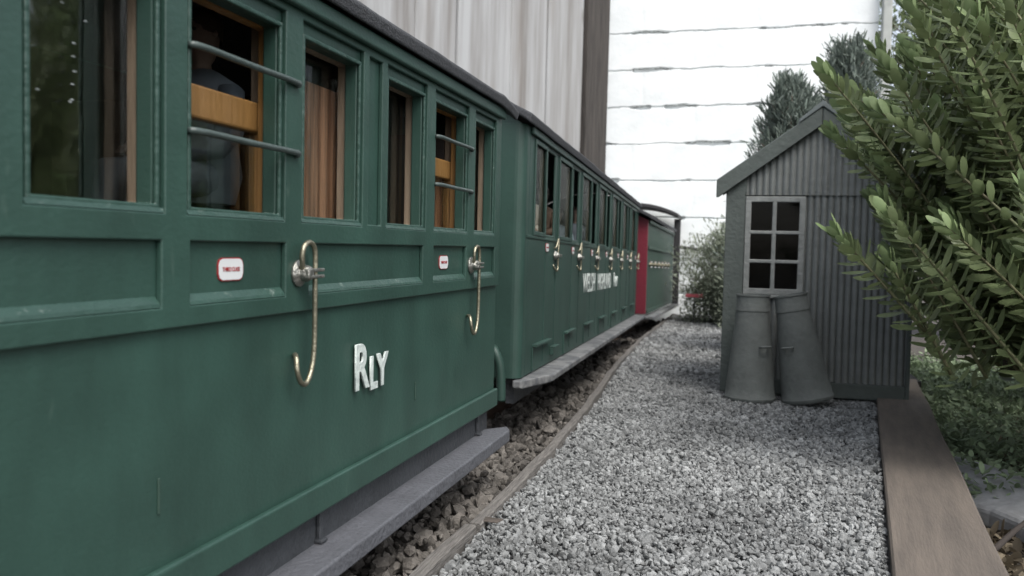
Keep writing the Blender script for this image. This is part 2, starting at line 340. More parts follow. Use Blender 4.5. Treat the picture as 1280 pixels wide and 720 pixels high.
# broad plank on the right
plank_m = M('brown_plank', (.125, .105, .086), .85, .2, 5, .22, 30, stretch=(4, .45, 4), col2=(.075, .064, .054), wid=.22)
pk = MB(); N = 40; vs = []
for i in range(N+1):
    y = 1.2+(8.35-1.2)*i/N; x0 = PLX(y); wd = .355+.004*math.sin(y*3); z = .022+.003*math.sin(y*2.2)
    for a, b in ((0, -.34), (wd, -.34), (wd, z-.012), (wd-.012, z), (.008, z), (0, z-.008)): vs.append((x0+a, y, b))
pk.add(vs, [(i*6+k, i*6+(k+1) % 6, (i+1)*6+(k+1) % 6, (i+1)*6+k) for i in range(N) for k in range(6)] + [tuple(range(6)), tuple(range(N*6, N*6+6))])
_a = math.atan(.123); pk.v = [((x-.49)*math.cos(_a)-(y-3)*math.sin(_a), (x-.49)*math.sin(_a)+(y-3)*math.cos(_a), z) for x, y, z in pk.v]
o = pk.build('plank', plank_m); o.location = (.49, 3, 0); o.rotation_euler = (0, 0, -_a)
tag(o, 'broad brown timber plank edging the right side of the gravel', 'plank')

# flat stone
fsb = MB()
out = [(-.36, .55), (-.1, .62), (.05, .3), (.28, .02), (.34, -.4), (.16, -.62), (-.05, -.42), (-.12, -.1), (-.30, .2)]
fsb.prism(out, lambda a, b, d: (a+d*.1, b, d + .05*math.sin(a*9+b*5)), 0, .12)
o = fsb.build('flat_stone', M('pale_slate', (.36, .37, .375), .8, .25, 7, .6, 18), bevel=.03, seg=3); o.location = (1.36, 5.0, -.27); o.rotation_euler = (.05, -.1, .12); o.scale = (1.15, 1.15, 1)
tag(o, 'pale grey flat stone lying beyond the plank', 'stone')

# ------------------------------------------------------------------ people
SKIN = M('figure_flesh_paint', (.27, .20, .165), .6, .1, 10)
def person(loc, rz, coat, label, hat=None, scale=1.0, group='model passengers in the coaches'):
    r = bpy.data.objects.new('person', None); COL.objects.link(r); r.location = loc; r.rotation_euler = (0, 0, rz); r.scale = (scale,)*3
    tag(r, label, 'person', group)
    def skin(name, V, E, R, mat, sub=2):
        me = bpy.data.meshes.new(name); me.from_pydata(V, E, []); me.materials.append(mat)
        o = bpy.data.objects.new(name, me); COL.objects.link(o); o.parent = r
        me.skin_vertices if False else None
        m = o.modifiers.new('s', 'SKIN'); m.use_smooth_shade = True
        if not me.skin_vertices: return o
        for i, d in enumerate(me.skin_vertices[0].data): d.radius = (R[i], R[i]); d.use_root = (i == 0)
        s2 = o.modifiers.new('d', 'SUBSURF'); s2.levels = sub; s2.render_levels = sub
        return o
    # lathe-built continuous body: hips, torso, neck, head, with legs and arms as tapered tubes welded in one mesh
    b = MB()
    def limb(pts, rr): b.tube(pts, rr, 10)
    prof = [(.0, 0), (.075, .01), (.088, .06), (.075, .16), (.085, .24), (.078, .29), (.03, .325), (.025, .35), (.034, .365), (.044, .395), (.047, .425), (.042, .455), (.028, .475), (.0, .482)]
    vs = []; nn = 16
    for q, (rr, z) in enumerate(prof):
        sx, sy = (1.25, .85) if z < .32 else (.88, 1.05)
        for k in range(nn):
            t = 2*math.pi*k/nn; vs.append((rr*sx*math.cos(t), rr*sy*math.sin(t), z))
    b.add(vs, [(i*nn+k, i*nn+(k+1) % nn, (i+1)*nn+(k+1) % nn, (i+1)*nn+k) for i in range(len(prof)-1) for k in range(nn)])
    for sx in (-1, 1):
        limb([(.05*sx, 0, .05), (.055*sx, .13, .055), (.055*sx, .22, .05), (.055*sx, .235, -.05), (.055*sx, .24, -.19)], [.045, .043, .036, .032, .022])
        limb([(.055*sx, .22, -.195), (.055*sx, .30, -.20)], [.022, .018])
        limb([(.095*sx, 0, .265), (.12*sx, .03, .17), (.115*sx, .06, .13), (.06*sx, .16, .11), (.04*sx, .19, .11)], [.034, .03, .027, .02, .016])
        for q in range(4): limb([(.045*sx-.008*q*sx, .19, .113), (.045*sx-.008*q*sx, .215-.003*abs(q-1.5), .108), (.045*sx-.008*q*sx, .222, .098)], [.0045, .004, .003])
        limb([(.055*sx, .18, .11), (.06*sx, .2, .115)], [.005, .004])
    limb([(0, .045, .425), (0, .058, .415), (0, .05, .41)], [.005, .008, .006])
    for sx in (-1, 1): limb([(.04*sx, 0, .425), (.046*sx, -.004, .42)], [.01, .007])
    b.build('body', SKIN, r, smooth=True, fix=True)
    c = MB(); vs = []
    cp = [(.082, -.01), (.097, .06), (.084, .16), (.094, .24), (.087, .293), (.04, .327), (.03, .333)]
    for rr, z in cp:
        for k in range(nn): t = 2*math.pi*k/nn; vs.append((rr*1.25*math.cos(t), rr*.85*math.sin(t), z))
    c.add(vs, [(i*nn+k, i*nn+(k+1) % nn, (i+1)*nn+(k+1) % nn, (i+1)*nn+k) for i in range(len(cp)-1) for k in range(nn)])
    for sx in (-1, 1):
        c.tube([(.09*sx, 0, .272), (.122*sx, .03, .17), (.117*sx, .06, .13), (.066*sx, .152, .111)], [.04, .036, .033, .027], 12)
        c.tube([(.05*sx, -.01, .05), (.055*sx, .13, .055), (.055*sx, .225, .05), (.055*sx, .242, -.05), (.055*sx, .245, -.18)], [.05, .049, .042, .037, .03], 12)
    c.build('coat', coat, r, smooth=True)
    h = MB(); hp = [(.049, .425), (.051, .45), (.045, .472), (.03, .486), (0, .492)]; vs = []
    for rr, z in hp:
        for k in range(nn): t = 2*math.pi*k/nn; vs.append((rr*.92*math.cos(t), rr*math.sin(t)-.006, z - .016*(math.sin(t) < -.1) * (z < .44)))
    h.add(vs, [(i*nn+k, i*nn+(k+1) % nn, (i+1)*nn+(k+1) % nn, (i+1)*nn+k) for i in range(len(hp)-1) for k in range(nn)])
    h.build('hair', hat or M('hair_paint', (.06, .04, .03), .7), r, smooth=True)
    for sx in (-1, 1): MB().add(*sphere((.016*sx, .043, .428), .005)).build('eye', DARK, r, smooth=True)
    return r
def sphere(c, r, n=8):
    vs = []; fs = []
    for i in range(n+1):
        a = math.pi*i/n
        for k in range(n): t = 2*math.pi*k/n; vs.append((c[0]+r*math.sin(a)*math.cos(t), c[1]+r*math.sin(a)*math.sin(t), c[2]+r*math.cos(a)))
    fs = [(i*n+k, (i+1)*n+k, (i+1)*n+(k+1) % n, i*n+(k+1) % n) for i in range(n) for k in range(n)]
    return vs, fs

# ------------------------------------------------------------------ coach shared bits
def roof_mesh(off, w, edge_n, t_edge, rise, th, s0, s1, seed, name='roof', mat=None, parent=None, droop=0):
    b = MB(off); N = 26; L = 40; rr = random.Random(seed); vs = []; a0 = edge_n; a1 = -w-edge_n; ring = 2*(N+1)
    for j in range(L+1):
        s = s0+(s1-s0)*j/L; dr = -droop*max(0, (s-(s1-.35))/.35)**2
        up, lo = [], []
        for i in range(N+1):
            q = i/N; nn = a0+(a1-a0)*q; hh = rise*(1-(2*q-1)**2)
            jit = rr.uniform(-.004, .004)
            up.append((nn, s, t_edge+hh+jit+dr)); lo.append((nn+(.012 if q < .02 else 0)*-1, s, t_edge-th+hh+dr+rr.uniform(-.002, .002)))
        vs += up + lo[::-1]
    fs = [(j*ring+k, j*ring+(k+1) % ring, (j+1)*ring+(k+1) % ring, (j+1)*ring+k) for j in range(L) for k in range(ring)]
    for j in (0, L):
        for i in range(N): fs.append((j*ring+i, j*ring+i+1, j*ring+ring-2-i, j*ring+ring-1-i))
    b.add(vs, fs); return b.build(name, mat or ROOF, parent, bevel=.012, seg=3)
def end_wall(off, w, t0, t1, rise, s0, s1, mat, parent, inset=0.0, name='end_wall'):
    pts = [(-inset, t0), (-inset, t1)] + [(-w*q, t1+rise*(1-(2*q-1)**2)-.01) for q in [i/12 for i in range(1, 12)]] + [(-w+inset, t1), (-w+inset, t0)]
    return MB(off).prism(pts, lambda a, c, d: (a, d, c), s0, s1).build(name, mat, parent, bevel=.008)
def rail_wheels(off, parent, ss, t):
    for s_ in ss:
        for n_ in (-.45, -.90):
            b = MB(); prof = [(.0, -.02), (.16, -.02), (.165, 0), (.165, .03), (.19, .035), (.19, .045), (.12, .05), (0, .05)]
            b.lathe(prof, 24); b.v = [(n_ + (p[2] if n_ > -.6 else -p[2])*-1, s_+p[0], t+.165+p[1]) for p in b.v]; b.off = off
            b.build('wheel', BLACKM, parent)

# ------------------------------------------------------------------ COACH 1
u1 = (-.002, .99988, .0155)
Mx, v1 = frame_matrix(u1, (-1.2, 4, 1.0)); T1 = 1.05
Mx.translation = Vector((-1.2, 4, 1.0)) - v1*T1
c1 = bpy.data.objects.new('railway_coach', None); COL.objects.link(c1); c1.matrix_world = Mx
tag(c1, 'nearest dark green coach lettered RLY, with panelled windows, brass hook handrails and window bars', 'coach', 'green coaches of the train')
O1 = (0, 0, T1); SM, SX = -4.95, .085
wins = [(-.32, -.03, 0), (-.83, -.445, 1), (-1.29, -.955, 0), (-1.86, -1.515, 0), (-2.36, -1.99, 1), (-2.80, -2.475, 0), (-3.31, -2.96, 0), (-3.83, -3.45, 1), (-4.32, -3.98, 0), (-4.80, -4.45, 0)]
WB, WT = .135, .625
MB(O1).plate([SM, SX], [-.73, .75], [(a, b, WB, WT) for a, b, d in wins], -.055, -.012).build('side_panel', GREEN, c1, bevel=.005)
rec = [(a-.02, b+.02, WB-.017, WT+.045) for a, b, d in wins] + [(-1.455, -1.352, .125, .665)]
waist = [(-.327, .0), (-.846, -.443), (-1.836, -.96), (-2.368, -1.963), (-3.33, -2.465), (-3.85, -3.44), (-4.85, -3.96)]
rec += [(a, b, -.083, .060) for a, b in waist]
MB(O1).plate([SM, SX-.02], [-.129, .75], rec, -.012, .004).build('side_framing', GREEN, c1, bevel=.0055, seg=3)
MB(O1).box((-.012, SX-.02, -.129), (.002, SX, .75)).build('corner_beading', GREEN, c1, bevel=.005)
MB(O1).box((-.012, SM, -.735), (.010, SX, -.646)).build('bottom_rail', GREEN, c1, bevel=.008, seg=3)
for (y, z0, z1) in ((-2.455, -.53, -.45), (-.98, -.53, -.46)): MB(O1).box((-.012, y-.004, z0), (-.008, y+.004, z1)).build('filled_slot', GREEN3, c1, bevel=.002)
MB(O1).plate([SM, SX], [.69, .738], [], .004, .026).build('cornice', GREEN, c1, bevel=.008, seg=3)
for a, b_ in waist: MB(O1).prism([(-.0118, -.0825), (.0035, -.0825), (.0005, -.074), (-.0118, -.058)], lambda p, q, d: (p, d, q), a+.001, b_-.001).build('panel_sill', GREENF, c1, bevel=.001)
for a, b_, d_ in wins: MB(O1).prism([(-.0008, WB-.0165), (.0035, WB-.0165), (-.0008, WB-.006)], lambda p, q, d: (p, d, q), a-.018, b_+.018).build('window_sill', GREENF, c1)
# end walls, far side, floor
end_wall(O1, 1.35, -.73, .75, .2, SX-.045, SX, GREEN, c1, inset=.056)
end_wall(O1, 1.35, -.73, .75, .2, SM, SM+.04, GREEN, c1, inset=.056)
MB(O1).box((-1.35, SM, -.73), (-1.30, SX, .75)).build('far_side_panel', GREEN, c1)  # windows left out of this unseen side to keep daylight out of the coach
MB(O1).box((-1.299, SM+.05, -.65), (-1.292, SX-.05, .74)).build('shade_sheet', DARK, c1)  # added dark sheet, stands in for the shade deep inside the coach
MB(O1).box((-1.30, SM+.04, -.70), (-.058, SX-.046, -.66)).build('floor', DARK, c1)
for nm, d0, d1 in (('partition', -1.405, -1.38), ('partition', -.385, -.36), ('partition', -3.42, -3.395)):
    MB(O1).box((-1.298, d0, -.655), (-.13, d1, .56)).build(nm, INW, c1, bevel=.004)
for y0, y1, zt, n_ in ((-1.78, -1.42, .55, -.104), (-.58, -.12, .385, -.135)):
    MB(O1).box((n_-.02, y0, -.62), (n_, y1, zt)).build('inner_panel', WOOD_D, c1, bevel=.004)
for y0, y1 in ((-1.80, -1.41), (-.80, -.39), (-2.75, -2.42)):
    MB(O1).box((-1.29, y0, -.30), (-.17, y1, -.24)).build('bench_seat', WOOD_D, c1, bevel=.01)
roof_mesh(O1, 1.35, .058, .782, .21, .048, SM-.06, .215, 3, parent=c1, droop=.035)
# windows
for a, b_, door in wins:
    vis = a > -3
    ring = MB(O1).plate([a-.011, b_+.011], [WB-.010, WT+.012], [(a+.001, b_-.001, WB+.001, WT-.001)], -.0115, -.001).build('window_frame', GREENF, c1, bevel=.004, seg=3)
    MB(O1).plate([a-.03, b_+.03], [WB-.03, WT+.03], [(a+.006, b_+(.009 if not door else .028), WB+.004, WT-.002)], -.085, -.056).build('inner_beading', WOOD_V if not door else WOOD, ring, bevel=.004)
    if not door:
        MB(O1).box((-.100, a-.02, WB-.02), (-.087, b_+.02, WT+.02)).build('window_pane', GLASS, ring)
    else:                                                   # droplight lowered half way in its varnished frame
        fr = MB(O1).plate([a-.02, b_+.115], [-.10, .435], [(a+.02, b_+.045, -.06, .355)], -.125, -.088).build('droplight_frame', WOOD, ring, bevel=.006)
        MB(O1).box((-.112, a+.021, -.059), (-.104, b_+.044, .354)).build('window_pane', GLASS, ring)
        br = MB(O1).box((-.125, b_+.055, .437), (-.09, b_+.11, .70)); br.build('window_runner', WOOD_V, ring, bevel=.003)
        for tz in (.49, .303):
            y0, y1 = a-.012, b_+.075
            if a > -1: y1 = b_+.045
            pts = [(0, y0, tz), (.008, y0+.002, tz), (.013, y0+.008, tz), (.0145, y0+.05, tz+.001), (.014, (y0+y1)/2, tz), (.0145, y1-.05, tz+.001), (.013, y1-.008, tz), (.008, y1-.002, tz-.001), (0, y1, tz-.002)]
            MB(O1).tube(pts, .0080, 10).build('window_bar', GREENB, ring, smooth=True)
            q = MB(O1); q.add(*sphere((.010, y1-.004, tz-.001), .0115)); q.build('bar_end', GREENB, ring, smooth=True)
# water spots on the near window
wf0 = [q for q in bpy.data.objects if q.name.startswith('window_frame')][5]; LIME = M('limescale', (.28, .31, .31), .3); rs = random.Random(5)
for y, z in [(-2.76, .47), (-2.75, .44), (-2.745, .41), (-2.63, .44), (-2.632, .414), (-2.628, .386), (-2.634, .36), (-2.64, .325), (-2.75, .385), (-2.66, .51), (-2.70, .53), (-2.60, .49), (-2.72, .335), (-2.635, .33)]:
    v_, f_ = sphere((-.0855, y+.02, z), .005, 6); cz = z
    MB(O1).add([(-.0855+(p[0]+.0855)*.4, (p[1]-y-.02)*rs.uniform(.7, 1.6)+y+.02, (p[2]-cz)*.4+cz) for p in v_], f_).build('water_spot', LIME, wf0, smooth=True)
# door furniture
def catmull(P, k=6):
    P = [Vector(p) for p in P]; out = []
    for i in range(len(P)-1):
        a, b, c, d = P[max(i-1, 0)], P[i], P[i+1], P[min(i+2, len(P)-1)]
        for j in range(k):
            t = j/k; out.append(.5*((2*b)+(c-a)*t+(2*a-5*b+4*c-d)*t*t+(3*b-a-3*c+d)*t**3))
    return out+[P[-1]]
def furniture(s0, long_):
    prof = [(0, .0), (.036, .0), (.038, .008), (.030, .014), (.022, .018), (.023, .03), (.018, .042), (0, .046)]
    b = MB(); b.lathe(prof, 20); b.v = [(p[2]+.003, s0+p[0], -.022+p[1]) for p in b.v]; b.off = O1
    h = b.build('door_handle', PEWTER, c1, smooth=True, bevel=.002)
    lv = MB(O1); lv.box((.036, s0-.015, -.018), (.048, s0+.075, -.008)); lv.box((.036, s0-.015, -.036), (.048, s0+.075, -.026)); lv.box((.032, s0-.02, -.035), (.05, s0+.0, -.009))
    lv.build('handle_lever', PEWTER, h, bevel=.003)
    e = s0+1.90
    P = [(.030, -1.955, -.03), (.046, -1.957, .0), (.05, -1.958, .03), (.052, -1.946, .052), (.052, -1.922, .062), (.052, -1.898, .053), (.052, -1.887, .025), (.052, -1.887, -.06), (.05, -1.886, -.15), (.05, -1.889, -.24), (.05, -1.906, -.295), (.05, -1.934, -.322), (.048, -1.962, -.311), (.044, -1.979, -.279), (.034, -1.983, -.252), (.016, -1.988, -.240), (-.012, -1.99, -.238)]
    MB(O1).tube(catmull([(p[0]*.62, (p[1]+4)*(1.2-p[0]*.62)/1.15-4+e, p[2]*(1.2-p[0]*.62)/1.15) for p in P]), .0075, 10).build('hook_handrail', BRASS, c1, smooth=True)
furniture(-1.90, True); furniture(-.385, True); furniture(-3.40, True)
def class_plate(par, off, n, s, t, wd=.105, ht=.056, tt=True, k=1.0):
    def rr(w_, h_, c): 
        return [(-w_/2+c, -h_/2), (w_/2-c, -h_/2), (w_/2-c*.3, -h_/2+c*.3), (w_/2, -h_/2+c), (w_/2, h_/2-c), (w_/2-c*.3, h_/2-c*.3), (w_/2-c, h_/2), (-w_/2+c, h_/2), (-w_/2+c*.3, h_/2-c*.3), (-w_/2, h_/2-c), (-w_/2, -h_/2+c), (-w_/2+c*.3, -h_/2+c*.3)]
    p = MB(off).prism(rr(wd, ht, .016), lambda a, b, d: (d, s+a, t+b), n, n+.003).build('class_plate', PLATER, par)
    MB(off).prism(rr(wd-.006, ht-.005, .015), lambda a, b, d: (d, s+a, t+b), n+.0032, n+.0042).build('plate_face', PLATEW, p)
    text('THIRD CLASS', .0145*k, PLATER, p, (n+.0048+off[0], s-.036*k+off[1], t-.0048+off[2]), .0004, .0003, sx=.82)
class_plate(c1, O1, -.012, -2.196, -.006); class_plate(c1, O1, -.012, -.694, -.006)
# lettering RLY
text('R', .205, WLET, c1, (.0, -1.535, -.405+T1), .0015, .0035, .002, sx=.86)
text('L', .150, WLET, c1, (.0, -1.418, -.418+T1), .0015, .0035, .002, sx=.80)
text('Y', .150, WLET, c1, (.0, -1.355, -.415+T1), .0015, .0035, .002, sx=.85)
# underframe and footboard
MB(O1).box((-.08, SM+.05, -.90), (-.035, SX-.03, -.736)).build('solebar', SOLE, c1, bevel=.006)
b = MB(O1)
fpts = [(-.10, SM+.1), (-.10, -.02), (.045, .12), (.072, .06), (.072, SM+.1)]
MB(O1).prism([(-.06, SM+.1), (-.06, -.0), (.052, .125), (.085, .05), (.085, SM+.1)], lambda a, c, d: (a, c, d), -.905, -.845).build('footboard', STEP, c1, bevel=.008, seg=3)
for y in (-3.3, -1.70, -.13):
    b = MB(O1); b.box((-.034, y-.010, -.842), (-.020, y+.010, -.75)); b.box((-.034, y-.018, -.842), (-.008, y+.018, -.832)); b.build('footboard_bracket', SOLE, c1, bevel=.003)
rail_wheels(O1, c1, (-.75,), 0.0-T1)
# people in coach 1
coat_1 = M('blue_grey_coat_paint', (.20, .24, .28), .7, .15, 10); coat_g = M('grey_coat_paint', (.17, .20, .23), .7, .15, 10); coat_b = M('navy_coat_paint', (.035, .045, .07), .7); coat_w = M('cream_coat_paint', (.55, .52, .46), .7, .1); coat_k = M('brown_coat_paint', (.16, .10, .07), .7); coat_l = M('pale_blue_coat_paint', (.42, .52, .58), .7)
def at1(n, s, t): return (Mx @ Vector((n, s, t+T1)))
person(at1(-.38, -1.80, .18), math.radians(172), coat_1, 'grey-coated seated passenger behind the half-lowered door window of the front coach', scale=1.15)
person(at1(-.62, -2.30, -.17), math.radians(-120), coat_b, 'dim dark-coated passenger behind the leftmost near coach window')

# ------------------------------------------------------------------ COACH 2
u2 = (-.033, .99945, -.003)
M2, v2 = frame_matrix(u2, (-1.281, 5.098, .30)); T2 = .35
M2.translation = Vector((-1.281, 5.098, .30)) - v2*T2
c2 = bpy.data.objects.new('railway_coach', None); COL.objects.link(c2); c2.matrix_world = M2
tag(c2, 'long green second coach with a row of brass door handles and white WELSH HIGHLAND lettering', 'coach', 'green coaches of the train')
O2 = (0, 0, T2); A0, A1 = -.15, 6.86
doors = [.40+1.035*k for k in range(7)]
fixed = [(.0, .33)] + [(d+.42, min(d+.93, A1-.03)) for d in doors if d+.93 < A1]
B0, B1 = .875, 1.425
MB(O2).plate([A0, A1], [0, 1.50], [(a, b, B0, B1) for a, b in fixed] + [(d, d+.27, B0, B1) for d in doors], -.014, 0).build('side_panel', GREEN2, c2, bevel=.006)
W2 = 1.35
pts = [(-.05, A0), (0, A0), (0, -.215)] + [(-.06+.06*math.cos(t), -.215-.06*math.sin(t)) for t in [math.radians(q) for q in (15, 30, 45, 60, 75)]] + [(-.06, -.275), (-W2+.06, -.275)] + [(-W2+.06-.06*math.sin(t), -.215-.06*math.cos(t)) for t in [math.radians(q) for q in (15, 30, 45, 60, 75)]] + [(-W2, -.215), (-W2, A0), (-W2+.05, A0), (-W2+.05, -.225), (-.05, -.225)]
MB(O2).prism(pts, lambda a, c, d: (a, c-.001, d), 0, 1.5).build('end_wall', GREEN2, c2, smooth=False, bevel=.004)
pa = [(-.03, 1.5)] + [(-W2*q, 1.5+.2*(1-(2*q-1)**2)-.012) for q in [i/12 for i in range(1, 12)]] + [(-W2+.03, 1.5)]
MB(O2).prism(pa, lambda a, c, d: (a, d, c+.001), -.27, -.23).build('end_gable', GREEN2, c2)
end_wall(O2, W2, 0, 1.5, .2, A1+.001, A1+.04, GREEN2, c2)
MB(O2).box((-W2, A0, 0), (-W2+.04, A1, 1.5)).build('far_side_panel', GREEN2, c2)
MB(O2).box((-W2+.05, A0, .02), (-.051, A1, .06)).build('floor', DARK, c2)
MB(O2).box((.001, A0, 1.455), (.022, A1, 1.50)).build('cornice', GREEN2, c2, bevel=.006)
MB(O2).box((-.0, -.2, .835), (.006, A1, .853)).build('waist_beading', GREEN2, c2, bevel=.003)
roof_mesh(O2, W2, .05, 1.545, .21, .055, -.33, A1+.12, 9, parent=c2)
for i, (a, b_) in enumerate(fixed):
    r_ = MB(O2).plate([a-.022, b_+.022], [B0-.02, B1+.022], [(a+.008, b_-.008, B0+.008, B1-.008)], .0005, .009).build('window_frame', GREEN2, c2, bevel=.005)
    MB(O2).box((-.010, a-.0, B0), (-.005, b_, B1)).build('window_pane', GLASS2, r_)
    MB(O2).box((-.035, b_-.03, B0-.02), (-.0145, b_+.05, B1+.02)).build('inner_beading', BEAD2, r_)
for k, d in enumerate(doors):
    b = MB(O2); b.box((.0005, d-.03, .04), (.004, d-.022, 1.45)); b.box((.0005, d+.345, .04), (.004, d+.353, 1.45))
    dr = b.build('door', GREEN2, c2)
    h = MB(O2); h.tube([(.004, d+.30, .742), (.02, d+.30, .742), (.036, d+.30, .742)], [.034, .026, .016], 12); h.box((.022, d+.29, .731), (.038, d+.41, .753))
    h.build('door_handle', PEWTER, dr, bevel=.002)
    MB(O2).tube(catmull([(-.002, d+.29, .79), (.016, d+.29, .80), (.022, d+.335, .855), (.024, d+.34, .84), (.024, d+.325, .76), (.024, d+.325, .67), (.022, d+.31, .635), (.014, d+.285, .645), (-.002, d+.275, .675)], 4), .0075, 8).build('hook_handrail', BRASS, dr, smooth=True)
    class_plate(dr, O2, .004, d+.02, .79, .10, .056)
    # step beading low on the side: an L of raised strip
    b = MB(O2); w_ = .50 if k == 0 else .42
    y = [.04, 1.15, 2.12, 3.06, 4.05, 5.1, 6.1][k]
    b.box((.0005, y, .01), (.008, y+.012, .158)); b.box((.0005, y, .160), (.035, y+w_, .178)); b.build('step_beading', GREEN2, c2, bevel=.003)
b = MB(O2); b.box((.0005, .62, .055), (.03, .64, .10)); b.box((.0005, .62, .102), (.04, .80, .115)); b.build('step_plate', GREEN2, c2, bevel=.003)
text('WELSH', .235, WLET2, c2, (.004, 2.03, .445+T2), .0010, .0015, sx=.98)
text('HIGHLAND', .225, WLET2, c2, (.004, 2.93, .445+T2), .0010, .0015, sx=.90)
text('R', .225, WLET2, c2, (.004, 4.20, .450+T2), .0010, .0015, sx=1.0)
text('LY', .150, WLET2, c2, (.004, 4.37, .455+T2), .006, .004, sx=1.0)
MB(O2).box((-.10, -.20, -.16), (-.05, A1-.05, -.001)).build('solebar', SOLE, c2)
fb = [(-.04, -.30), (-.04, 6.9), (.135, 6.9), (.135, .12), (.12, .04), (.02, -.30)]
MB(O2).prism(fb, lambda a, c, d: (a, c, d), -.055, -.006).build('footboard', STEPW, c2, bevel=.014, seg=3)
MB(O2).tube(catmull([(-.16, -.276, .17), (-.16, -.33, .18), (-.13, -.36, .16), (-.10, -.36, .08), (-.09, -.36, -.05), (-.09, -.36, -.12)], 5), .028, 10).build('brake_pipe', GREEN2, c2, smooth=True)
rail_wheels(O2, c2, (.35,), -T2)
def at2(n, s, t): return (M2 @ Vector((n, s, t+T2)))
person(at2(-.24, .78, .80), math.radians(200), coat_w, 'cream-clad passenger just inside the first doorway of the second coach')
person(at2(-.24, 1.42, .80), math.radians(170), coat_k, 'brown-clad passenger behind the second pane of the second coach')
person(at2(-.22, 1.95, .68), math.radians(190), coat_l, 'pale blue passenger low in the second doorway of the second coach')
person(at2(-.22, 2.9, .74), math.radians(180), coat_g, 'grey figure behind the third pane of the second coach')

# ------------------------------------------------------------------ COACH 3 (red end)
u3 = (-.004, .99998, -.005)
M3, v3 = frame_matrix(u3, (-1.405, 12.32, .27)); T3 = .32
M3.translation = Vector((-1.405, 12.32, .27)) - v3*T3
c3 = bpy.data.objects.new('guards_van', None); COL.objects.link(c3); c3.matrix_world = M3
tag(c3, 'farthest carriage with a crimson end, green boarded side and dark open veranda', 'guards van', 'green coaches of the train')
O3 = (0, 0, T3)
end_wall(O3, 1.35, 0, 1.36, .2, 0, .06, RED, c3, inset=-.001)
b = MB(O3); y = .061
while y < 4.4:
    b.box((-.04, y, 0), (0, y+.135, 1.36)); b.box((-.04, y+.135, 0), (-.014, y+.16, 1.36)); y += .16
b.build('side_panel', GREEN3, c3, bevel=.004)
MB(O3).box((.001, .062, .94), (.02, 4.55, .98)).build('waist_beading', GREEN3, c3, bevel=.004)
MB(O3).box((.001, .062, 1.31), (.03, 4.55, 1.36)).build('cornice', GREEN3, c3, bevel=.004)
MB(O3).box((.001, .062, .0), (.02, 4.55, .06)).build('bottom_rail', GREEN3, c3, bevel=.004)
MB(O3).box((-1.35, .06, 0), (-1.31, 4.55, 1.36)).build('far_side_panel', GREEN3, c3)
end_wall(O3, 1.35, 0, 1.36, .2, 4.555, 4.60, GREEN3, c3)
roof_mesh(O3, 1.35, .07, 1.42, .2, .055, -.12, 4.50, 4, parent=c3)
roof_mesh(O3, 1.35, .13, 1.70, .20, .07, 3.99, 5.0, 5, parent=c3, name='veranda_roof', mat=BLACKM)
for nn in (.06, -1.41):
    MB(O3).box((nn-.06, 4.64, -.02), (nn+.06, 4.78, 1.64)).build('veranda_post', BLACKM, c3, bevel=.006)
MB(O3).box((-1.3, 4.61, -.02), (.02, 4.9, .04)).build('veranda_floor', BLACKM, c3)
for k in range(6):
    d = .35+.6*k; h = MB(O3); h.tube([(.0, d, .72), (.05, d, .72)], .03, 10); h.box((.03, d-.01, .71), (.05, d+.12, .735)); h.build('door_handle', BRASS, c3)
    class_plate(c3, O3, .001, d+.27, .72, .22, .10)
MB(O3).box((-.02, -.05, -.07), (.12, 4.9, -.03)).build('footboard', STEPW, c3, bevel=.008)

# rails
for k, nn in enumerate((-.43, -.90)):
    P = [M2.inverted() and Vector((-1.2+nn, y, -.07)) for y in (.5, 2, 4)] + [M2 @ Vector((nn, s, 0)) for s in (.5, 2.5, 5, 6.8)] + [M3 @ Vector((nn, s, 0)) for s in (.3, 2, 4.8)]
    P = [Vector((p.x, p.y, -.07)) for p in P]; P = catmull(P, 5); vs = []
    pr = [(-.03, -.06), (.03, -.06), (.03, -.05), (.008, -.04), (.008, .0), (.015, .005), (.015, .022), (-.015, .022), (-.015, .005), (-.008, 0), (-.008, -.04), (-.03, -.05)]
    for p in P:
        for a, c in pr: vs.append((p.x+a, p.y, p.z+c))
    m_ = len(pr)
    MBr = MB().add(vs, [(i*m_+q, i*m_+(q+1) % m_, (i+1)*m_+(q+1) % m_, (i+1)*m_+q) for i in range(len(P)-1) for q in range(m_)] + [tuple(range(m_)), tuple(range((len(P)-1)*m_, len(P)*m_))])
    tag(MBr.build('rail', M('rusty_rail_%d' % k, (.12, .08, .06), .5, .2, 20, metal=.5)), ('near rail under the coach wheels, closest to the platform' if k == 0 else 'far rail under the coaches on the fence side'), 'rail')

